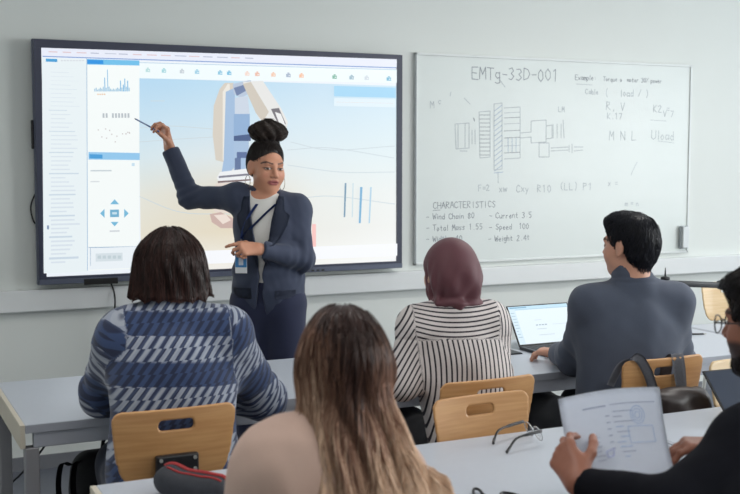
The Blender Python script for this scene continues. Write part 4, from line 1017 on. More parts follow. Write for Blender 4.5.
# ---------------------------------------------------------------- woman in maroon headscarf and striped blouse
def stripe_mat():
    m, t, b = newmat('striped_blouse_cotton', .8); u, k, _ = xyz(t, attr='UV3')
    fr = (u/.0168).fract(); tri = (fr-.5).abs()*2; ln = tri.step(.60, .72)
    c = mixc(t, ln, lin((214, 206, 204)), lin((42, 36, 46))); n = noise(t, 300, 2); t.links.new(c.s, b.inputs['Base Color']); bump(t, b, n, .15, .001)
    return m
def student_scarf():
    D = 3.84
    J = JJ(H=atD(449, 273, D+.02), N=atD(457, 305, D), SL=atD(417, 328, D-.02), SR=atD(489, 322, D+.03), EL=atD(402, 384, D-.06), ER=atD(496, 372, D+.14))
    J['WL'] = J['EL']+np.array([.12, .20, .02]); J['WR'] = J['ER']+np.array([-.10, .22, .0])
    for q in 'LR': J['E'+q][2] = max(J['E'+q][2], .79); J['W'+q][2] = .785
    ax = basis(18); R = basis(18, 5); J['P'] = np.array([1.975, 3.26, .55]); seated_legs(J, basis(6))
    sh = (J['SL']+J['SR'])/2
    root = empty('person', (J['P'][0], J['P'][1], 0), 0, 'seated woman in a maroon headscarf and a white blouse with dark stripes', 'person'); hR = basis(2, 0, 3)
    h1, _ = hand_items(J['WL'], (.4, .85, -.05), (0, 0, -1), False); h2, _ = hand_items(J['WR'], (-.5, .85, -.05), (0, 0, -1), True)
    body_obj(root, J, hR, R, (196, 156, 134), h=.008, hands=(h1, h2), paint=lambda C, L, V: face_paint(C, L, (196, 156, 134), (170, 90, 90), (40, 26, 24)))
    s = S(); torso(s, J, R, (.148, .142, .15), (.115, .11, .12), .016, k=.10)
    for q in 'LR': s.add(cap(J['S'+q]-[0, 0, .005], J['E'+q], .062, .058), .05); s.add(cap(J['E'+q], J['W'+q], .055, .040), .03)
    s.keep(half(J['P']-[0, 0, .05], (0, 0, -1))); s.sub(cap(J['N']+[0, 0, .03], J['N']+[0, 0, .2], .05), .006)
    f1 = wob(41, 20, .0045); f2 = wob(42, 55, .0012)
    def disp(P):
        L = (P-sh)@R; yk = np.exp(-((L[:, 2]+.042)/.004)**2)*.003*(L[:, 1] < 0); return f1(P)+f2(P)+yk+.003*np.sin(L[:, 0]*75)*np.clip((-.08-L[:, 2])/.1, 0, 1)*np.exp(-(L[:, 0]/.08)**2)
    s.disp = disp
    def attr(V):
        L = (V-sh)@R; k = np.zeros(len(V)); yoke = L[:, 2] > -.040-.04*np.abs(L[:, 0])
        u = np.where(yoke, L[:, 2]-1.1*L[:, 0]**2+(L[:, 1])*.15, L[:, 0]+.02*np.sin(L[:, 2]*9))
        for q, sg in (('L', -1), ('R', 1)):
            d, al = arm_coord(V, J, q); edge = .150-.03*np.clip(-L[:, 2]/.2, 0, 1)
            m = (L[:, 0]*sg > edge) & (d < .10); ab = nrm(J['E'+q]-J['S'+q]); side = nrm(np.cross(ab, R[:, 1]))
            u = np.where(m, (V-J['S'+q])@side+.25*((V-J['S'+q])@ab)*(1 if sg < 0 else 1), u)
        return {'UV3': np.stack([u, k, k], 1)}
    lo, hi = mklimit(J, .15, ('SL', 'SR', 'EL', 'ER', 'WL', 'WR', 'P', 'N')); sdf_obj('striped_blouse', s, lo, hi, .0055, stripe_mat(), root, attr)
    mp = cloth('black_trousers', (30, 30, 36)); s = S(); s.add(ell(J['P']+[0, .02, -.01], (.16, .13, .11), ax), 0); legs(s, J, .02, .05, .96); s.disp = wob(43, 25, .002)
    lo, hi = mklimit(J, .2, ('P', 'KL', 'KR', 'AL', 'AR')); lo[2] = .02; sdf_obj('trousers', s, lo, hi, .009, mp, root); shoes(J, mat('dark_loafer', (30, 26, 28), .4), root)
    # headscarf: fitted cap, fuller low at the back, wrapped collar
    H = J['H']; s = S(); s.add(loc(ell((0, -.012, .030), (.088, .108, .096)), H, hR), 0)
    s.add(loc(ell((.012, -.048, -.022), (.090, .074, .082)), H, hR), .04); s.add(loc(ell((.040, -.045, -.062), (.056, .058, .040)), H, hR), .025)
    s.add(loc(ell((0, .01, -.06), (.066, .07, .07)), H, hR), .04)
    c0 = J['N']; s.add(cap(c0+[-.01, -.0, .035], c0+[-.015, .01, .075], .062, .060), .012); 
    s.add(ell(c0+[0, .0, .012], (.094, .084, .026), Ry(.06)), .012)
    s.sub(loc(ell((0, .125, .0), (.056, .07, .075)), H, hR), .012)
    f1 = wob(45, 22, .003, aniso=(1, 1, .7))
    def dd(P):
        L = (P-H)@hR; an = np.arctan2(L[:, 0]+.02, -L[:, 1]); low = np.clip((.06-L[:, 2])/.10, 0, 1)
        return f1(P)+low*(.0042*np.sin(an*8+L[:, 2]*38+1.5)+.002*np.sin(an*15-L[:, 2]*30))+.003*np.sin(L[:, 2]*170+L[:, 0]*35)*np.clip((-.085-L[:, 2])/.03, 0, 1)
    s.disp = dd
    lo, hi = bounds(H, J['N'], m=.17); sdf_obj('headscarf', s, lo, hi, .004, cloth('maroon_jersey', (94, 52, 60), .10, 260, .62), root)
student_scarf()

# ---------------------------------------------------------------- man in grey sweater
def short_hair_flow(H, hR):
    cr = np.array([.0, -.06, .115])
    def flow(P):
        L = (P-H)@hR; v = L-cr; v[:, 2] -= .05*1; v = v+np.array([0, .03, -.02]); return (v/np.maximum(np.linalg.norm(v, axis=1), 1e-4)[:, None])@hR.T
    return flow
def short_hair(root, H, hR, cols, lo_z=-.055, vol=1.0, seed=9, n=3600, name='hair', top=.0, face_sub=True, fade=False):
    s = S(); s.add(loc(ell((0, -.020, .040+top), (.083*vol, .101*vol, .092*vol)), H, hR), 0)
    s.add(loc(ell((0, -.042, -.004), (.072*vol, .074*vol, .066)), H, hR), .03)
    s.add(loc(cap((0, -.062, -.045), (0, -.052, -.088), .046, .036, ((0, 1, 0), .75)), H, hR), .03)
    s.add(loc(ell((.0, .040, .090+top), (.060*vol, .056, .036*vol)), H, hR), .03)
    s.keep(loc(lambda P: -(P[:, 2]+.104), H, hR), .010)
    s.sub(loc(ell((0, .115, -.008), (.085, .068, .076)), H, hR), .008)
    s.sub(loc(lambda P: np.maximum(np.maximum(-(P[:, 1]+.030), P[:, 2]+.022), np.abs(P[:, 0])-.2), H, hR), .010)
    for q in (-1, 1): s.sub(loc(ell((q*.085, -.004, -.010), (.03, .027, .038)), H, hR), .006)
    g = wob(seed, 34, .0028)
    s.disp = g
    def hc(V, t, i): return colmix(cols[0], cols[1], i*.8)
    lo, hi = bounds(H, m=.16)
    return furry(name, s, lo, hi, .004, m_hair, root, short_hair_flow(H, hR), n, 7, .0065, .0011, hc, seed, .0022, .32)
def student_grey():
    D = 4.22
    J = JJ(H=atD(629, 246, D), N=atD(634, 282, D), SL=atD(593, 305, D-.02), SR=atD(672, 302, D+.02), EL=atD(573, 350, D+.16), ER=atD(678, 350, D+.10))
    J['EL'][2] = .80; J['ER'][2] = .80
    J['WL'] = atZ(560, 353, .785); J['WR'] = J['ER']+np.array([-.12, .22, 0]); J['WR'][2] = .775
    ax = basis(12); R = basis(12, 8); J['P'] = np.array([2.63, 3.31, .56]); seated_legs(J, basis(4)); sh = (J['SL']+J['SR'])/2
    root = empty('person', (J['P'][0], J['P'][1], 0), 0, 'seated man with short black hair in a grey sweater typing on a laptop', 'person'); hR = basis(-20, 3)
    skin = (204, 152, 128)
    h1, _ = hand_items(J['WL'], (-.45, .9, -.02), (.05, 0, -1), False, (.35, .4, .4, .35), .2, 1.05); h2, _ = hand_items(J['WR'], (-.3, .9, -.05), (0, 0, -1), True, (.35, .4, .4, .35), .2, 1.05)
    body_obj(root, J, hR, R, skin, h=.0045, hands=(h1, h2), fem=False, hw=1.02, neckr=.058, paint=lambda C, L, V: face_paint(C, L, skin, (170, 104, 96), (24, 20, 20)))
    s = S(); torso(s, J, R, (.178, .165, .165), (.125, .12, .125), .018, k=.11)
    for q in 'LR': s.add(cap(J['S'+q]-[0, 0, .005], J['E'+q], .074, .062), .06); s.add(cap(J['E'+q], J['W'+q]+(J['E'+q]-J['W'+q])*.06, .066, .050), .03)
    s.add(cap(J['N']-[0, 0, .01], J['N']+[-.010, .02, .060], .069, .066), .04)
    s.keep(lambda P: np.maximum(-1+0*P[:, 0], np.where(np.linalg.norm((P-J['N'])[:, :2], axis=1) < .12, (P-J['N'])[:, 2]-.062+(P[:, 0]-J['N'][0])*.15, -1)), .004)
    s.sub(cap(J['N']+[-.010, .02, .070], J['N']+[-.01, .02, .2], .057), .006); s.keep(half(J['P']-[0, 0, .06], (0, 0, -1)))
    for q in 'L': d_ = nrm(J['W'+q]-J['E'+q]); s.sub((lambda a, d_: (lambda Pp: np.maximum(-((Pp-a)@d_), np.linalg.norm(Pp-a, axis=1)-.08)))(J['W'+q]-d_*.005, d_), .003)
    f1 = wob(51, 16, .0055); f2 = wob(52, 48, .0013)
    def disp(P):
        d = f1(P)+f2(P); L = (P-sh)@R
        for q in 'LR': r_ = np.linalg.norm(P-J['E'+q]-[0, 0, .03], axis=1); d = d+.0045*np.sin((P@nrm(J['E'+q]-J['S'+q]))*95+P[:, 0]*25)*np.exp(-(r_/.10)**2)
        return d+.0016*np.sin(L[:, 2]*260)*np.exp(-((P[:, 2]-J['N'][2]-.02)/.018)**2)
    s.disp = disp
    lo, hi = mklimit(J, .17, ('SL', 'SR', 'EL', 'ER', 'WL', 'WR', 'P', 'N')); sdf_obj('sweater', s, lo, hi, .006, cloth('grey_marl_knit', (73, 80, 96), .16, 380, .9, .3), root)
    mp = cloth('charcoal_trousers', (40, 42, 48)); s = S(); s.add(ell(J['P']+[0, .02, -.01], (.165, .13, .11), ax), 0); legs(s, J, .022, .05, .96); s.disp = wob(53, 25, .002)
    lo, hi = mklimit(J, .2, ('P', 'KL', 'KR', 'AL', 'AR')); lo[2] = .02; sdf_obj('trousers', s, lo, hi, .009, mp, root); shoes(J, mat('brown_shoe', (70, 50, 40), .5), root)
    short_hair(root, J['H'], hR, ((10, 11, 15), (40, 42, 54)), vol=.97, top=.0)
student_grey()

# ---------------------------------------------------------------- woman with long blonde hair
def student_blonde():
    D = 2.17
    J = JJ(H=atD(343, 370, D), N=atD(345, 430, D-.02), SL=atD(282, 468, D-.06), SR=atD(378, 476, D+.05))
    J['EL'] = J['SL']+np.array([-.06, .10, -.24]); J['ER'] = J['SR']+np.array([.02, .13, -.22]); J['EL'][2] = J['ER'][2] = .80
    J['WL'] = J['EL']+np.array([.12, .22, 0]); J['WR'] = J['ER']+np.array([-.1, .22, 0]); J['WL'][2] = J['WR'][2] = .785
    ax = basis(16); R = basis(16, 5); sh = (J['SL']+J['SR'])/2
    J['P'] = np.array([sh[0]-.02, sh[1]-.10, .55]); seated_legs(J, basis(4))
    root = empty('person', (J['P'][0], J['P'][1], 0), 0, 'seated woman with long blonde hair over a beige sweater', 'person'); hR = basis(20, 0)
    skin = (212, 168, 148)
    h1, _ = hand_items(J['WL'], (.4, .85, -.05), (0, 0, -1), False); h2, _ = hand_items(J['WR'], (-.5, .85, -.05), (0, 0, -1), True)
    body_obj(root, J, hR, R, skin, h=.007, hands=(h1, h2), paint=lambda C, L, V: face_paint(C, L, skin, (180, 100, 96), (110, 84, 64)))
    s = S(); torso(s, J, R, (.155, .145, .155), (.115, .11, .12), .018, k=.10)
    for q in 'LR': s.add(cap(J['S'+q]-[0, 0, .012], J['E'+q], .064, .058), .11); s.add(cap(J['E'+q], J['W'+q], .056, .042), .03)
    s.add(cap(J['N']-[0, 0, .03], J['SL']-[0, 0, .012], .064, .052), .08)
    s.add(cap(J['N']-[0, 0, .02], J['N']+[0, 0, .005], .062, .056), .05); s.sub(cap(J['N']+[0, 0, .03], J['N']+[0, 0, .2], .052), .006); s.keep(half(J['P']-[0, 0, .06], (0, 0, -1)))
    s.disp = (lambda a, b: (lambda P: a(P)+b(P)))(wob(61, 18, .005), wob(62, 60, .001))
    lo, hi = mklimit(J, .16, ('SL', 'SR', 'EL', 'ER', 'WL', 'WR', 'P', 'N')); sdf_obj('sweater', s, lo, hi, .006, cloth('beige_fine_knit', (200, 170, 156), .06, 420, .9), root)
    mp = cloth('blue_jeans', (56, 72, 104)); s = S(); s.add(ell(J['P']+[0, .02, -.01], (.16, .13, .11), ax), 0); legs(s, J, .02, .05, .96); s.disp = wob(63, 25, .002)
    lo, hi = mklimit(J, .2, ('P', 'KL', 'KR', 'AL', 'AR')); lo[2] = .02; sdf_obj('jeans', s, lo, hi, .009, mp, root); shoes(J, mat('tan_boot', (150, 110, 80), .5), root)
    # long hair: cap, sides, a curtain down the back that drifts to the right
    H = J['H']; s = S(); s.add(loc(ell((0, -.018, .037), (.082, .104, .097)), H, hR), 0)
    r_, u_ = R[:, 0], np.array([0, 0, 1.]); bk = -R[:, 1]
    def Pt(x, b, z): return H+ax[:, 0]*x-ax[:, 1]*b+np.array([0, 0, z])
    for (x0, b0, z0, x1, b1, z1, ra, rb, sq) in ((-.030, .015, -.01, -.058, .040, -.15, .045, .044, .8), (.030, .015, -.01, .060, .040, -.15, .045, .048, .8), (0, .045, -.01, .00, .085, -.16, .075, .070, .7),
        (-.058, .040, -.15, -.072, .100, -.26, .050, .046, .7), (.064, .045, -.15, .122, .095, -.25, .052, .058, .65), (0, .085, -.16, .02, .125, -.30, .074, .082, .55),
        (-.075, .100, -.26, -.070, .125, -.42, .046, .036, .6), (.122, .095, -.25, .128, .110, -.42, .056, .054, .9), (.02, .125, -.30, .045, .135, -.50, .082, .075, .45)):
        s.add(cap(Pt(x0, b0, z0), Pt(x1, b1, z1), ra, rb, (ax[:, 1], sq)), .045)
    s.sub(loc(ell((0, .13, -.05), (.060, .09, .13)), H, hR), .02)
    g1 = wob(65, 9, .005, aniso=(1.5, 1.5, .4))
    def dd(P):
        L = (P-H)@ax; low = np.clip((.06-L[:, 2])/.2, 0, 1); w_ = L[:, 0]-.30*np.clip(-L[:, 2]-.05, 0, 1)*(L[:, 0] > -.04)
        return g1(P)+low*(.0050*np.sin(w_*95+3.0*np.sin(L[:, 2]*11))+.0026*np.sin(w_*210+2*np.sin(L[:, 2]*17+1)))
    s.disp = dd
    def flow(P):
        L = (P-H)@hR; rad = np.stack([L[:, 0], L[:, 1]+.01, 0*L[:, 0]], 1); rad /= np.maximum(np.linalg.norm(rad, axis=1), 1e-4)[:, None]; rad = rad@hR.T
        up = np.clip((L[:, 2]-.05)/.07, 0, 1)[:, None]; lx = (P-H)@ax[:, 0]
        dr = ax[:, 0][None]*(np.clip(lx*1.6+.10, -.05, .45)*np.clip((-.06-L[:, 2])/.1, 0, 1)*(L[:, 2] > -.34)+.16*np.sin(L[:, 2]*22+lx*30)*(L[:, 2] < -.02))[:, None]
        return rad*.9*up+dr+np.array([0, 0, -1.])*(1-.55*up)
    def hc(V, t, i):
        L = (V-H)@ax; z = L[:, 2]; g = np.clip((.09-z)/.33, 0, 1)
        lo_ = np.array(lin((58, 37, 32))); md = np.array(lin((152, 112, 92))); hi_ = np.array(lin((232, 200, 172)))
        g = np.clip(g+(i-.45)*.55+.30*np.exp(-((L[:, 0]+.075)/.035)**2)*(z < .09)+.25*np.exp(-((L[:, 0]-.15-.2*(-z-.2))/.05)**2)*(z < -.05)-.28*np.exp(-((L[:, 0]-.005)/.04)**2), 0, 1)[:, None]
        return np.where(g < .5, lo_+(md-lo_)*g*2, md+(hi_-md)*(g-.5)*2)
    lo, hi = bounds(H, H+[0, 0, -.5], m=.27); lo[2] = H[2]-.56
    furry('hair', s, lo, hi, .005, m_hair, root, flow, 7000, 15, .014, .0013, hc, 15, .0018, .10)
student_blonde()

# ---------------------------------------------------------------- man in black holding the sheet
PAPER = [atD(558, 399, 2.56), atD(659.5, 387, 2.66), atD(676, 478, 2.42), atD(579, 491, 2.32)]
bj = cloth('black_navy_jersey', (15, 16, 23), .12, 420, .95); _b = bj.node_tree.nodes['Principled BSDF']; _b.inputs['Sheen Weight'].default_value = 0; _b.inputs['Specular IOR Level'].default_value = .15
def student_black():
    J = JJ(H=(1.89, 1.86, 1.22), N=(1.895, 1.80, 1.085), SL=atD(752, 446, 2.31), SR=(2.09, 1.80, 1.03), EL=atD(670, 512, 2.20), WL=atD(579, 482, 2.36), ER=(2.10, 1.98, .82))
    J['WR'] = atD(722, 446, 2.62)
    ax = basis(2); R = basis(2, 5); sh = (J['SL']+J['SR'])/2; J['P'] = np.array([1.90, 1.68, .56]); seated_legs(J, ax)
    root = empty('person', (J['P'][0], J['P'][1], 0), 0, 'seated bearded man in glasses and a black sweater, a sheet of paper in his hands', 'person'); hR = basis(-22, 4)
    skin = (150, 98, 78)
    pu = nrm(PAPER[1]-PAPER[0]); pv = nrm(PAPER[0]-PAPER[3]); pn = np.cross(pu, pv)   # pn points toward the reader
    if pn[1] > 0: pn = -pn
    h1, t1 = hand_items(J['WL'], pv*.9-pu*.25, pu*.8-pn*.5, False, (.45, .5, .55, .6), .5, 1.05)
    h2, t2 = hand_items(J['WR'], -pu*.9+pv*.2, -pv*.3-pn*.6, True, (.35, .4, .45, .5), .3, 1.05)
    def paint(C, L, V):
        face_paint(C, L, skin, (150, 84, 78), (24, 18, 18))
        z, y = L[:, 2], L[:, 1]; m = np.clip(((-.030-z)-.25*np.maximum(.05-y, 0))/.012, 0, 1)*(y > -.02)*(z > -.14)*(np.hypot(L[:, 0]/.026, (z+.058)/.012) > 1)
        C[:] = C*(1-m[:, None]*.9)+np.array(lin((26, 20, 20)))*m[:, None]*.9
    body_obj(root, J, hR, R, skin, h=.0036, hands=(h1, h2), fem=False, hw=1.03, neckr=.06, paint=paint)
    s = S(); torso(s, J, R, (.180, .165, .165), (.13, .125, .13), .020, k=.11)
    for q in 'LR': s.add(cap(J['S'+q]-[0, 0, .005], J['E'+q], .078, .062), .06); s.add(cap(J['E'+q], J['W'+q]+(J['E'+q]-J['W'+q])*.08, .060, .042), .03)
    s.add(cap(J['N']-[0, 0, .01], J['N']+[0, 0, .01], .070, .066), .04); s.sub(cap(J['N']+[0, 0, .04], J['N']+[0, 0, .2], .060), .006); s.keep(half(J['P']-[0, 0, .06], (0, 0, -1)))
    for q in 'LR': d_ = nrm(J['W'+q]-J['E'+q]); s.sub((lambda a, d_: (lambda Pp: np.maximum(-((Pp-a)@d_), np.linalg.norm(Pp-a, axis=1)-.08)))(J['W'+q]-d_*.012, d_), .003)
    s.disp = (lambda a, b: (lambda P: a(P)+b(P)))(wob(71, 17, .005), wob(72, 55, .001))
    lo, hi = mklimit(J, .17, ('SL', 'SR', 'EL', 'ER', 'WL', 'WR', 'P', 'N')); sdf_obj('sweater', s, lo, hi, .006, bj, root)
    mp = cloth('dark_trousers', (34, 34, 40)); s = S(); s.add(ell(J['P']+[0, .02, -.01], (.165, .13, .11), ax), 0); legs(s, J, .022, .05, .96); s.disp = wob(73, 25, .002)
    lo, hi = mklimit(J, .2, ('P', 'KL', 'KR', 'AL', 'AR')); lo[2] = .02; sdf_obj('trousers', s, lo, hi, .009, mp, root); shoes(J, mat('black_sneaker', (28, 28, 32), .5), root)
    short_hair(root, J['H'], hR, ((12, 10, 12), (40, 34, 34)), vol=1.03, seed=29, n=3000, top=.0)
    # beard volume
    H = J['H']; s = S(); s.add(loc(ell((0, .048, -.094), (.040, .042, .032)), H, hR), 0)
    for q in (-1, 1): s.add(loc(cap((q*.060, .012, -.025), (q*.034, .050, -.09), .012, .022), H, hR), .02)
    s.sub(loc(ell((0, .10, -.058), (.024, .03, .011)), H, hR), .006); s.disp = wob(77, 70, .0012)
    lo, hi = bounds(H, m=.15)
    furry('beard', s, lo, hi, .004, m_hair, root, lambda P: np.tile(hR@np.array([0, .2, -1.]), (len(P), 1)), 1200, 4, .004, .0009, lambda V, t, i: colmix((14, 11, 12), (44, 34, 32), i*.8), 33, .0015, .4)
    # his glasses
    e = empty('eyeglasses', tuple(H+hR@np.array([0, .10, 0])), 0, 'thin dark rimmed glasses worn by the bearded man', 'glasses'); mg = mat('dark_rim', (38, 34, 36), .35, .3)
    bm = bmesh.new()
    for q in (-1, 1):
        c = np.array([q*.034, .112, .000]); tube(bm, [H+hR@(c+[.025*math.cos(a), -.006*abs(math.cos(a))*(1 if math.cos(a)*q > 0 else 0), .021*math.sin(a)]) for a in np.linspace(0, 2*PI, 24, endpoint=False)], .0017, 6, closed=True)
    tube(bm, [H+hR@np.array([-.010, .112, .004]), H+hR@np.array([0, .115, .008]), H+hR@np.array([.010, .112, .004])], .0016, 6); build('rims', bm, mg, e, True, True)
    for q in (-1, 1):
        bm = bmesh.new(); tube(bm, [H+hR@np.array(v) for v in ((q*.058, .105, .006), (q*.082, .06, .008), (q*.087, .01, .010), (q*.086, -.012, -.012))], .0018, 6); build('temple', bm, mg, e, True, True)
    return J, t1
JB, tB = student_black()

# ================================================================== things on and around the desks
# ---- laptops
m_lap = mat('laptop_graphite', (58, 60, 66), .4, .4); m_key = mat('laptop_keys', (26, 27, 30), .5)
def laptop(locn, W, Dp, Hh, tilt, rz, label, scr, m_screen):
    """hinge line runs from the origin along +x; base towards -y, lid leans back"""
    e = empty('laptop', locn, rz, label, 'laptop')
    bm = bmesh.new(); box(bm, (0, -Dp, 0), (W, .004, .014), .004); b = build('base', bm, m_lap, e)
    bm = bmesh.new()
    for r in range(5):
        for c in range(13): box(bm, (.02+c*(W-.04)/13, -.035-r*.019, .0142), (.02+(c+.86)*(W-.04)/13, -.019-r*.019, .0158))
    k = build('keyboard', bm, m_key, b)
    bm = bmesh.new(); box(bm, (W*.33, -Dp+.015, .0142), (W*.67, -Dp+.075, .0150), .0003); build('touchpad', bm, m_key, b)
    M = Matrix.Translation((0, 0, .012)) @ Matrix.Rotation(-tilt, 4, 'X')
    bm = bmesh.new(); box(bm, (0, 0, 0), (W, .006, Hh), .002, M=M); l = build('lid', bm, m_key, e)
    p = Pic(None); p.out = lambda q, off: M @ Vector((.006+q[0]*(W-.012), -.0004-off, .010+q[1]*(Hh-.016)))
    for (x0, y0, x1, y1), c in scr: p.poly([(x0, y0), (x1, y0), (x1, y1), (x0, y1)], c)
    link('screen', p.mesh('screen'), m_screen, l); return e
sc1 = [((0, 0, 1, 1), (226, 240, 248)), ((0, .93, 1, 1), (190, 224, 242)), ((.02, .95, .3, .98), (120, 170, 200)), ((0, 0, .10, .93), (212, 232, 244)), ((.10, .90, 1, .925), (170, 206, 226))]
rr = random.Random(5)
for k in range(9): sc1.append(((.015, .82-k*.08, .05+rr.random()*.04, .835-k*.08), (160, 190, 206)))
for k in range(4): sc1.append(((.36+k*.05, .46, .395+k*.05, .485), (150, 170, 186)))
sc1 += [((.36, .36, .52, .375), (190, 206, 216)), ((.36, .20, .62, .215), (196, 210, 220)), ((.64, .46, .95, .47), (200, 214, 222)), ((.36, .60, .48, .61), (196, 210, 220))]
m_scr2 = scrmat('laptop_lit_screen', 0.95)
laptop((2.685, 4.115, .7405), .335, .225, .205, math.radians(34), 0, 'open laptop with a bright white screen on the desk before the man in grey', sc1, m_scr2)
m_off = attrmat('dark_glass_screen', .22, .02, 5)
laptop((2.505, 2.615, .7405), .33, .21, .205, math.radians(44), -.04, 'open laptop with a dark screen in front of the bearded man', [((.0, .0, 1, 1), (50, 58, 74))], m_off)
# ---- sheet of paper
m_pap, t_, b_ = newmat('white_paper', .8); f_ = noise(t_, 60, 2); pcol = mixc(t_, f_, lin((232, 237, 246)), lin((238, 242, 250))); t_.links.new(pcol.s, b_.inputs['Base Color'])
tr_ = t_.nodes.new('ShaderNodeBsdfTranslucent'); mx_ = t_.nodes.new('ShaderNodeMixShader'); mx_.inputs[0].default_value = .45; t_.links.new(pcol.s, tr_.inputs[0])
t_.links.new(b_.outputs[0], mx_.inputs[1]); t_.links.new(tr_.outputs[0], mx_.inputs[2]); t_.links.new(mx_.outputs[0], t_.nodes['Material Output'].inputs[0])
PA = PAPER; pn = nrm(np.cross(PA[1]-PA[0], PA[0]-PA[3])); pn = pn if pn[1] < 0 else -pn
def PP(u, v, off=0): 
    p = (PA[0]*(1-u)+PA[1]*u)*(1-v)+(PA[3]*(1-u)+PA[2]*u)*v
    return p+pn*(off+.012*math.sin(PI*u)-.010*math.sin(PI*v))
e = empty('paper_sheet', tuple((PA[2]+PA[3])/2), 0, 'white sheet with faint blue technical drawings, held up above the desk', 'paper')
bm = bmesh.new(); n_ = 14; G = [[bm.verts.new(PP(i/n_, j/n_)) for i in range(n_+1)] for j in range(n_+1)]
for j in range(n_):
    for i in range(n_): bm.faces.new((G[j][i], G[j][i+1], G[j+1][i+1], G[j+1][i])).smooth = True
bmesh.ops.solidify(bm, geom=bm.faces[:], thickness=.0005); build('sheet', bm, m_pap, e, True, True)
m_pr = attrmat('printed_lines', .8, .1, 40); pc2 = Pic(None); pc2.out = lambda p, off: PP(p[0], p[1], .0009+off*.3)
def pl(pts, wd, c):
    for a, b in zip(pts[:-1], pts[1:]):
        a = np.array(a); b = np.array(b); k = max(1, int(np.linalg.norm(b-a)/.07))
        for i in range(k):
            p, q = a+(b-a)*i/k, a+(b-a)*(i+1)/k; d = (q-p)/max(1e-6, np.linalg.norm(q-p)); n_ = np.array([-d[1], d[0]])*wd/2
            pc2.poly([p+n_, q+n_, q-n_, p-n_], c)
cg = (150, 158, 180); cb = (150, 174, 210)
pl([(.20, .17), (.42, .17)], .014, (150, 158, 180)); pl([(.46, .165), (.92, .16)], .008, cg)
rr = random.Random(8)
for k in range(10): y = .24+k*.055; pl([(.46+rr.random()*.06, y), (.56+rr.random()*.12, y+.004)], .008, rr.choice([cg, cb]))
for k in range(6): y = .28+k*.07; pl([(.40, y), (.44, y)], .01, cg)
for r in (.03, .055, .08): pl([(.72+r*math.cos(a)*.9, .30+r*math.sin(a)*1.2) for a in np.linspace(0, 2*PI, 16)], .006, cb)
pl([(.60, .42), (.86, .42), (.86, .60), (.60, .60), (.60, .42)], .006, cb); pl([(.34, .66), (.42, .64), (.40, .72), (.35, .73), (.34, .66)], .012, (160, 166, 200))
for k in range(6): pl([(.24, .50+k*.05), (.30+rr.random()*.05, .50+k*.05)], .006, cg)
link('printed_drawing', pc2.mesh('printed_drawing'), m_pr, e, world=True)
# ---- eyeglasses on the desk
m_fr = mat('black_temple', (20, 20, 24), .3); m_cl, t_, b_ = newmat('clear_frame', .1); b_.inputs['Base Color'].default_value = (.82, .84, .86, 1); b_.inputs['Transmission Weight'].default_value = .6
m_gl, t_, b_ = newmat('lens_glass', .02, 0, IOR=1.1); b_.inputs['Transmission Weight'].default_value = 1.0; b_.inputs['Alpha'].default_value = .35
h1, h2 = np.array([1.866, 2.835, .781]), np.array([1.845, 2.705, .783])
e = empty('eyeglasses', (1.80, 2.76, .74), 0, 'eyeglasses with black temples and clear rims lying on the near desk', 'glasses')
for h, tip, mid in ((h1, np.array([1.715, 2.765, .746]), np.array([1.757, 2.80, .774])), (h2, np.array([1.697, 2.662, .746]), np.array([1.745, 2.685, .776]))):
    bm = bmesh.new(); tube(bm, spline([h, (h+mid)/2+[0, 0, .002], mid, (mid+tip)/2+[-.006, 0, -.006], tip], 5), [.0052]*7+[.0036]*8+[.0044]*6, 8); build('temple', bm, m_fr, e, True, True)
dx = h2-h1; dn = nrm(np.array([.35, 0, -1.0]))
for c0 in (.25, .75):
    c = h1+dx*c0+dn*.017; u = nrm(dx)*.029; v = dn*.023
    ring = [c+u*math.cos(a)*(1-.08*math.sin(a))+v*math.sin(a) for a in np.linspace(0, 2*PI, 28, endpoint=False)]
    bm = bmesh.new(); tube(bm, ring, .0017, 6, closed=True); r = build('rim', bm, m_cl, e, True, True)
    bm = bmesh.new(); f = bm.faces.new([bm.verts.new(p) for p in ring]); bmesh.ops.solidify(bm, geom=[f], thickness=.0012); build('lens', bm, m_gl, r, False, True)
bm = bmesh.new(); tube(bm, [h1+dx*.46+dn*.010, h1+dx*.5+dn*.006, h1+dx*.54+dn*.010], .0016, 6); build('bridge', bm, m_cl, e, True, True)
# ---- dark pouch with a red zip
m_pouch = mat('charcoal_nylon', (48, 50, 58), .7, var=.2, scale=80, bmp=.2); m_red = mat('red_nylon', (164, 40, 42), .6, var=.15, scale=60)
a, b = np.array([.712, 2.71, .775]), np.array([.812, 2.56, .768]); ab = nrm(b-a); sd = nrm(np.cross(ab, [0, 0, 1])); Rp = np.stack([ab, sd, [0, 0, 1]], 1)
e = empty('pencil_pouch', ((a+b)[0]/2, (a+b)[1]/2, .74), 0, 'dark grey pouch with a red zip on the nearest desk', 'pouch')
s = S(); s.add(bx3((a+b)/2+[0, 0, .002], (.10, .036, .035), Rp, .03), 0); s.add(ell(a+[0, 0, .004], (.040, .036, .035), Rp), .03); s.keep(half((0, 0, .7405), (0, 0, -1)), .004); s.disp = wob(81, 60, .0022)
lo, hi = bounds(a, b, m=.09); pouch = s; sdf_obj('pouch_body', s, lo, hi, .0035, m_pouch, e)
def on_surface(F, pts, off=.001):
    out = []
    for p in pts:
        p = np.array(p, float)
        for _ in range(8): p = p-F.grad(p[None])[0]*(float(F(p[None])[0])-off)
        out.append(p)
    return out
zp = on_surface(pouch, [a+ab*t+sd*(-.012)+[0, 0, .05] for t in np.linspace(-.03, .20, 22)])
bm = bmesh.new(); tube(bm, zp, .0055, 8); build('zip', bm, m_red, e, True, True)
zp2 = on_surface(pouch, [a+ab*t+sd*(.020)+[0, 0, .05] for t in np.linspace(.01, .19, 18)]); bm = bmesh.new(); tube(bm, zp2, .0028, 8); build('piping', bm, m_red, e, True, True)
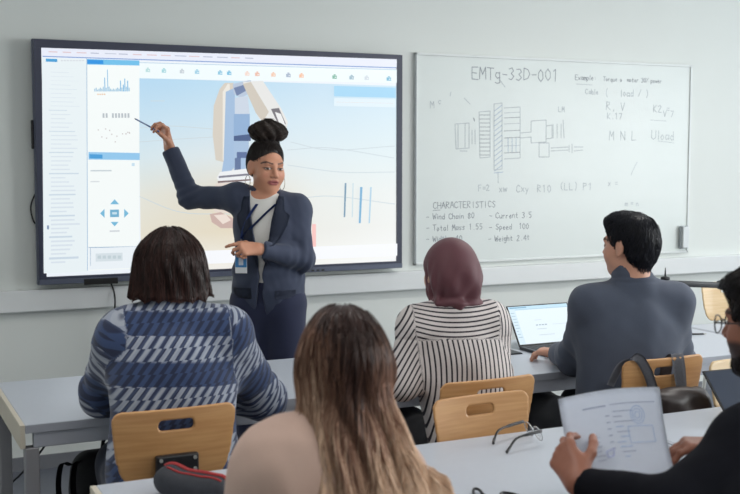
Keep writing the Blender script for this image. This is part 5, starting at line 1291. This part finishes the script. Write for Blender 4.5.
bm = bmesh.new(); tube(bm, on_surface(pouch, [a+ab*t+sd*(-.028)+[0, 0, .04] for t in np.linspace(.09, .16, 8)], .003), .0028, 8); build('zip_pull', bm, mat('white_pull', (225, 225, 225), .4), e, True, True)
# ---- cord at the bottom edge, pen on the far right desk
e = empty('looped_cord', (1.43, 2.36, .74), 0, 'short black looped cord on the nearest desk beside the blonde hair', 'cord')
bm = bmesh.new(); tube(bm, spline([(1.395, 2.30, .7445), (1.405, 2.355, .747), (1.423, 2.385, .750), (1.432, 2.375, .750), (1.425, 2.335, .747), (1.45, 2.31, .7445), (1.475, 2.335, .747), (1.50, 2.325, .7445), (1.51, 2.28, .7445)], 6), .0038, 8); build('cord', bm, m_blk, e, True, True)
e = empty('pen', (3.68, 4.10, .7445), 0, 'black pen lying alone on the desk under the boom arm', 'pen')
bm = bmesh.new(); tube(bm, [(3.63, 4.115, .7448), (3.72, 4.085, .7448)], .0042, 8); build('barrel', bm, m_blk, e, True, True)
bm = bmesh.new(); tube(bm, [(3.72, 4.085, .7448), (3.735, 4.080, .7448)], [.004, .001], 8); build('nib', bm, m_screw, e, True, True)
# ---- black boom arm clamped to the desk
e = empty('boom_arm', (3.66, 4.30, .74), 0, 'black horizontal boom arm on a pole, right of the man in grey', 'arm'); m_arm = mat('black_arm_metal', (28, 30, 34), .4, .3)
bm = bmesh.new(); tube(bm, [(3.66, 4.30, .743), (3.66, 4.30, .99)], .014, 14); build('pole', bm, m_arm, e, True, True)
bm = bmesh.new(); tube(bm, [(3.66, 4.30, .7405), (3.66, 4.30, .752)], .05, 20); build('clamp_base', bm, m_arm, e, True, True)
bm = bmesh.new(); tube(bm, [(3.66, 4.30, .9905), (3.66, 4.30, 1.003), (3.66, 4.30, 1.008)], [.024, .022, .006], 14); tube(bm, [(3.66, 4.30, 1.004), (3.66, 4.30, 1.05)], [.005, .002], 8); build('finial', bm, m_arm, e, True, True)
bm = bmesh.new(); box(bm, (0, -.013, -.015), (.345, .013, .015), .004, M=Matrix.Translation((3.672, 4.30, .972)) @ Matrix.Rotation(math.radians(4.5), 4, 'Y')); build('arm_segment', bm, m_arm, e, True, True)
bm = bmesh.new(); tube(bm, [(4.035, 4.275, .944), (4.035, 4.325, .944)], .024, 14); tube(bm, [(4.035, 4.30, .92), (4.035, 4.30, .975)], .012, 10); build('joint', bm, m_arm, e, True, True)
bm = bmesh.new(); tube(bm, [(4.06, 4.30, .942), (4.30, 4.28, .915)], .011, 10); build('arm_segment', bm, m_arm, e, True, True)
bm = bmesh.new(); box(bm, (4.29, 4.255, .885), (4.36, 4.305, .93), .008); build('camera_head', bm, m_arm, e, True, True)
# ---- little black stand left of the laptop
e = empty('phone_stand', (2.60, 4.10, .74), 0, 'small black stand between the striped blouse and the bright laptop', 'stand')
bm = bmesh.new(); box(bm, (2.545, 4.02, .7405), (2.64, 4.12, .746), .002); build('foot_plate', bm, m_arm, e, False, True)
bm = bmesh.new(); tube(bm, [(2.61, 4.10, .744), (2.605, 4.105, .78), (2.635, 4.13, .85)], [.012, .005, .004], 8); build('stem', bm, m_arm, e, True, True)
# ---- backpack under the left desk
m_bag = mat('black_backpack_nylon', (24, 24, 28), .8, var=.25, scale=50, bmp=.3)
e = empty('backpack', (.82, 3.97, 0), 0, 'black backpack with hanging straps on the floor under a desk', 'backpack')
s = S(); s.add(bx3((.83, 3.97, .27), (.145, .09, .27), None, .07), 0); s.add(bx3((.83, 3.875, .17), (.115, .04, .13), None, .035), .03); s.keep(half((0, 0, .003), (0, 0, -1))); s.disp = wob(91, 22, .005)
sdf_obj('bag_body', s, (.6, 3.7, -.02), (1.06, 4.15, .6), .008, m_bag, e)
for x0 in (.655, .705):
    bm = bmesh.new(); pts = spline([(x0+.03, 3.95, .50), (x0-.015, 3.90, .52), (x0-.03, 3.87, .42), (x0+.005, 3.86, .28), (x0+.05, 3.90, .12)], 6); prev = None
    for p in pts:
        v = [bm.verts.new((p[0]-.011, p[1]-.01, p[2])), bm.verts.new((p[0]+.011, p[1]+.004, p[2]))]
        if prev: bm.faces.new((prev[0], prev[1], v[1], v[0]))
        prev = v
    bmesh.ops.solidify(bm, geom=bm.faces[:], thickness=.005); build('shoulder_strap', bm, m_bag, e, True, True)
bm = bmesh.new(); tube(bm, spline([(.80, 3.98, .535), (.81, 3.98, .575), (.85, 3.98, .575), (.86, 3.98, .535)], 5), .007, 8); build('grab_handle', bm, m_bag, e, True, True)
# ---- power cord dropping behind the left desk
e = empty('power_cord', (.6, 4.3, 0), 0, 'thin dark cord drooping from a desk to the floor behind the backpack', 'cord')
bm = bmesh.new(); tube(bm, spline([(.74, 4.34, .655), (.72, 4.37, .60), (.66, 4.45, .44), (.56, 4.62, .27), (.48, 4.9, .13), (.40, 5.2, .03), (.30, 5.5, .008)], 7), .0045, 8); build('cord', bm, m_blk, e, True, True)
# ---- shoulder bag hanging on the chair of the man in grey
m_lea = mat('dark_brown_leather', (46, 36, 34), .45, var=.3, scale=25, bmp=.2); m_str = mat('grey_webbing', (112, 114, 122), .7, var=.2, scale=120, bmp=.3)
cx, cy_ = ch4.location.x, ch4.location.y; yb = cy_-.185
e = empty('shoulder_bag', (cx, yb-.08, .45), 0, 'dark bag hanging by grey straps from the chair of the man in grey', 'bag')
s = S(); s.add(bx3((cx+.015, yb-.072, .645), (.125, .045, .130), None, .04), 0); s.add(ell((cx+.015, yb-.085, .60), (.13, .045, .10)), .03); s.disp = wob(93, 26, .007)
sdf_obj('bag_body', s, (cx-.2, yb-.2, .42), (cx+.26, yb+.02, .80), .006, m_lea, e)
def band(name, pts, wdt, m, par, axis=(1, 0, 0)):
    bm = bmesh.new(); pts = spline(pts, 6); prev = None; n = len(pts)
    for i, p in enumerate(pts):
        d = nrm(pts[min(i+1, n-1)]-pts[max(i-1, 0)]); ww = np.interp(i/(n-1), np.linspace(0, 1, len(wdt)), wdt); u = np.array(axis)-d*(np.array(axis)@d); u = nrm(u)*ww/2; nn = np.cross(u, d)
        nn = nrm(nn)*.003
        v = [bm.verts.new(p-u), bm.verts.new(p-u*.5+nn), bm.verts.new(p), bm.verts.new(p+u*.5+nn), bm.verts.new(p+u)]
        if prev:
            for k in range(4): bm.faces.new((prev[k], prev[k+1], v[k+1], v[k])).smooth = True
        prev = v
    bmesh.ops.solidify(bm, geom=bm.faces[:], thickness=.005); return build(name, bm, m, par, True, True)
zt = .877
band('shoulder_strap', [(cx+.045, yb+.055, .70), (cx+.045, yb+.035, .84), (cx+.045, yb-.012, zt+.012), (cx+.050, yb-.024, .84), (cx+.055, yb-.032, .775), (cx+.055, yb-.045, .715)], [.055, .055, .055, .058, .05, .022], m_str, e)
band('shoulder_strap', [(cx-.20, yb+.05, .78), (cx-.175, yb+.02, .86), (cx-.135, yb-.015, zt+.010), (cx-.10, yb-.028, .84), (cx-.075, yb-.036, .77), (cx-.055, yb-.045, .71)], [.03, .032, .034, .036, .036, .03], m_str, e, (.8, -.3, .3))
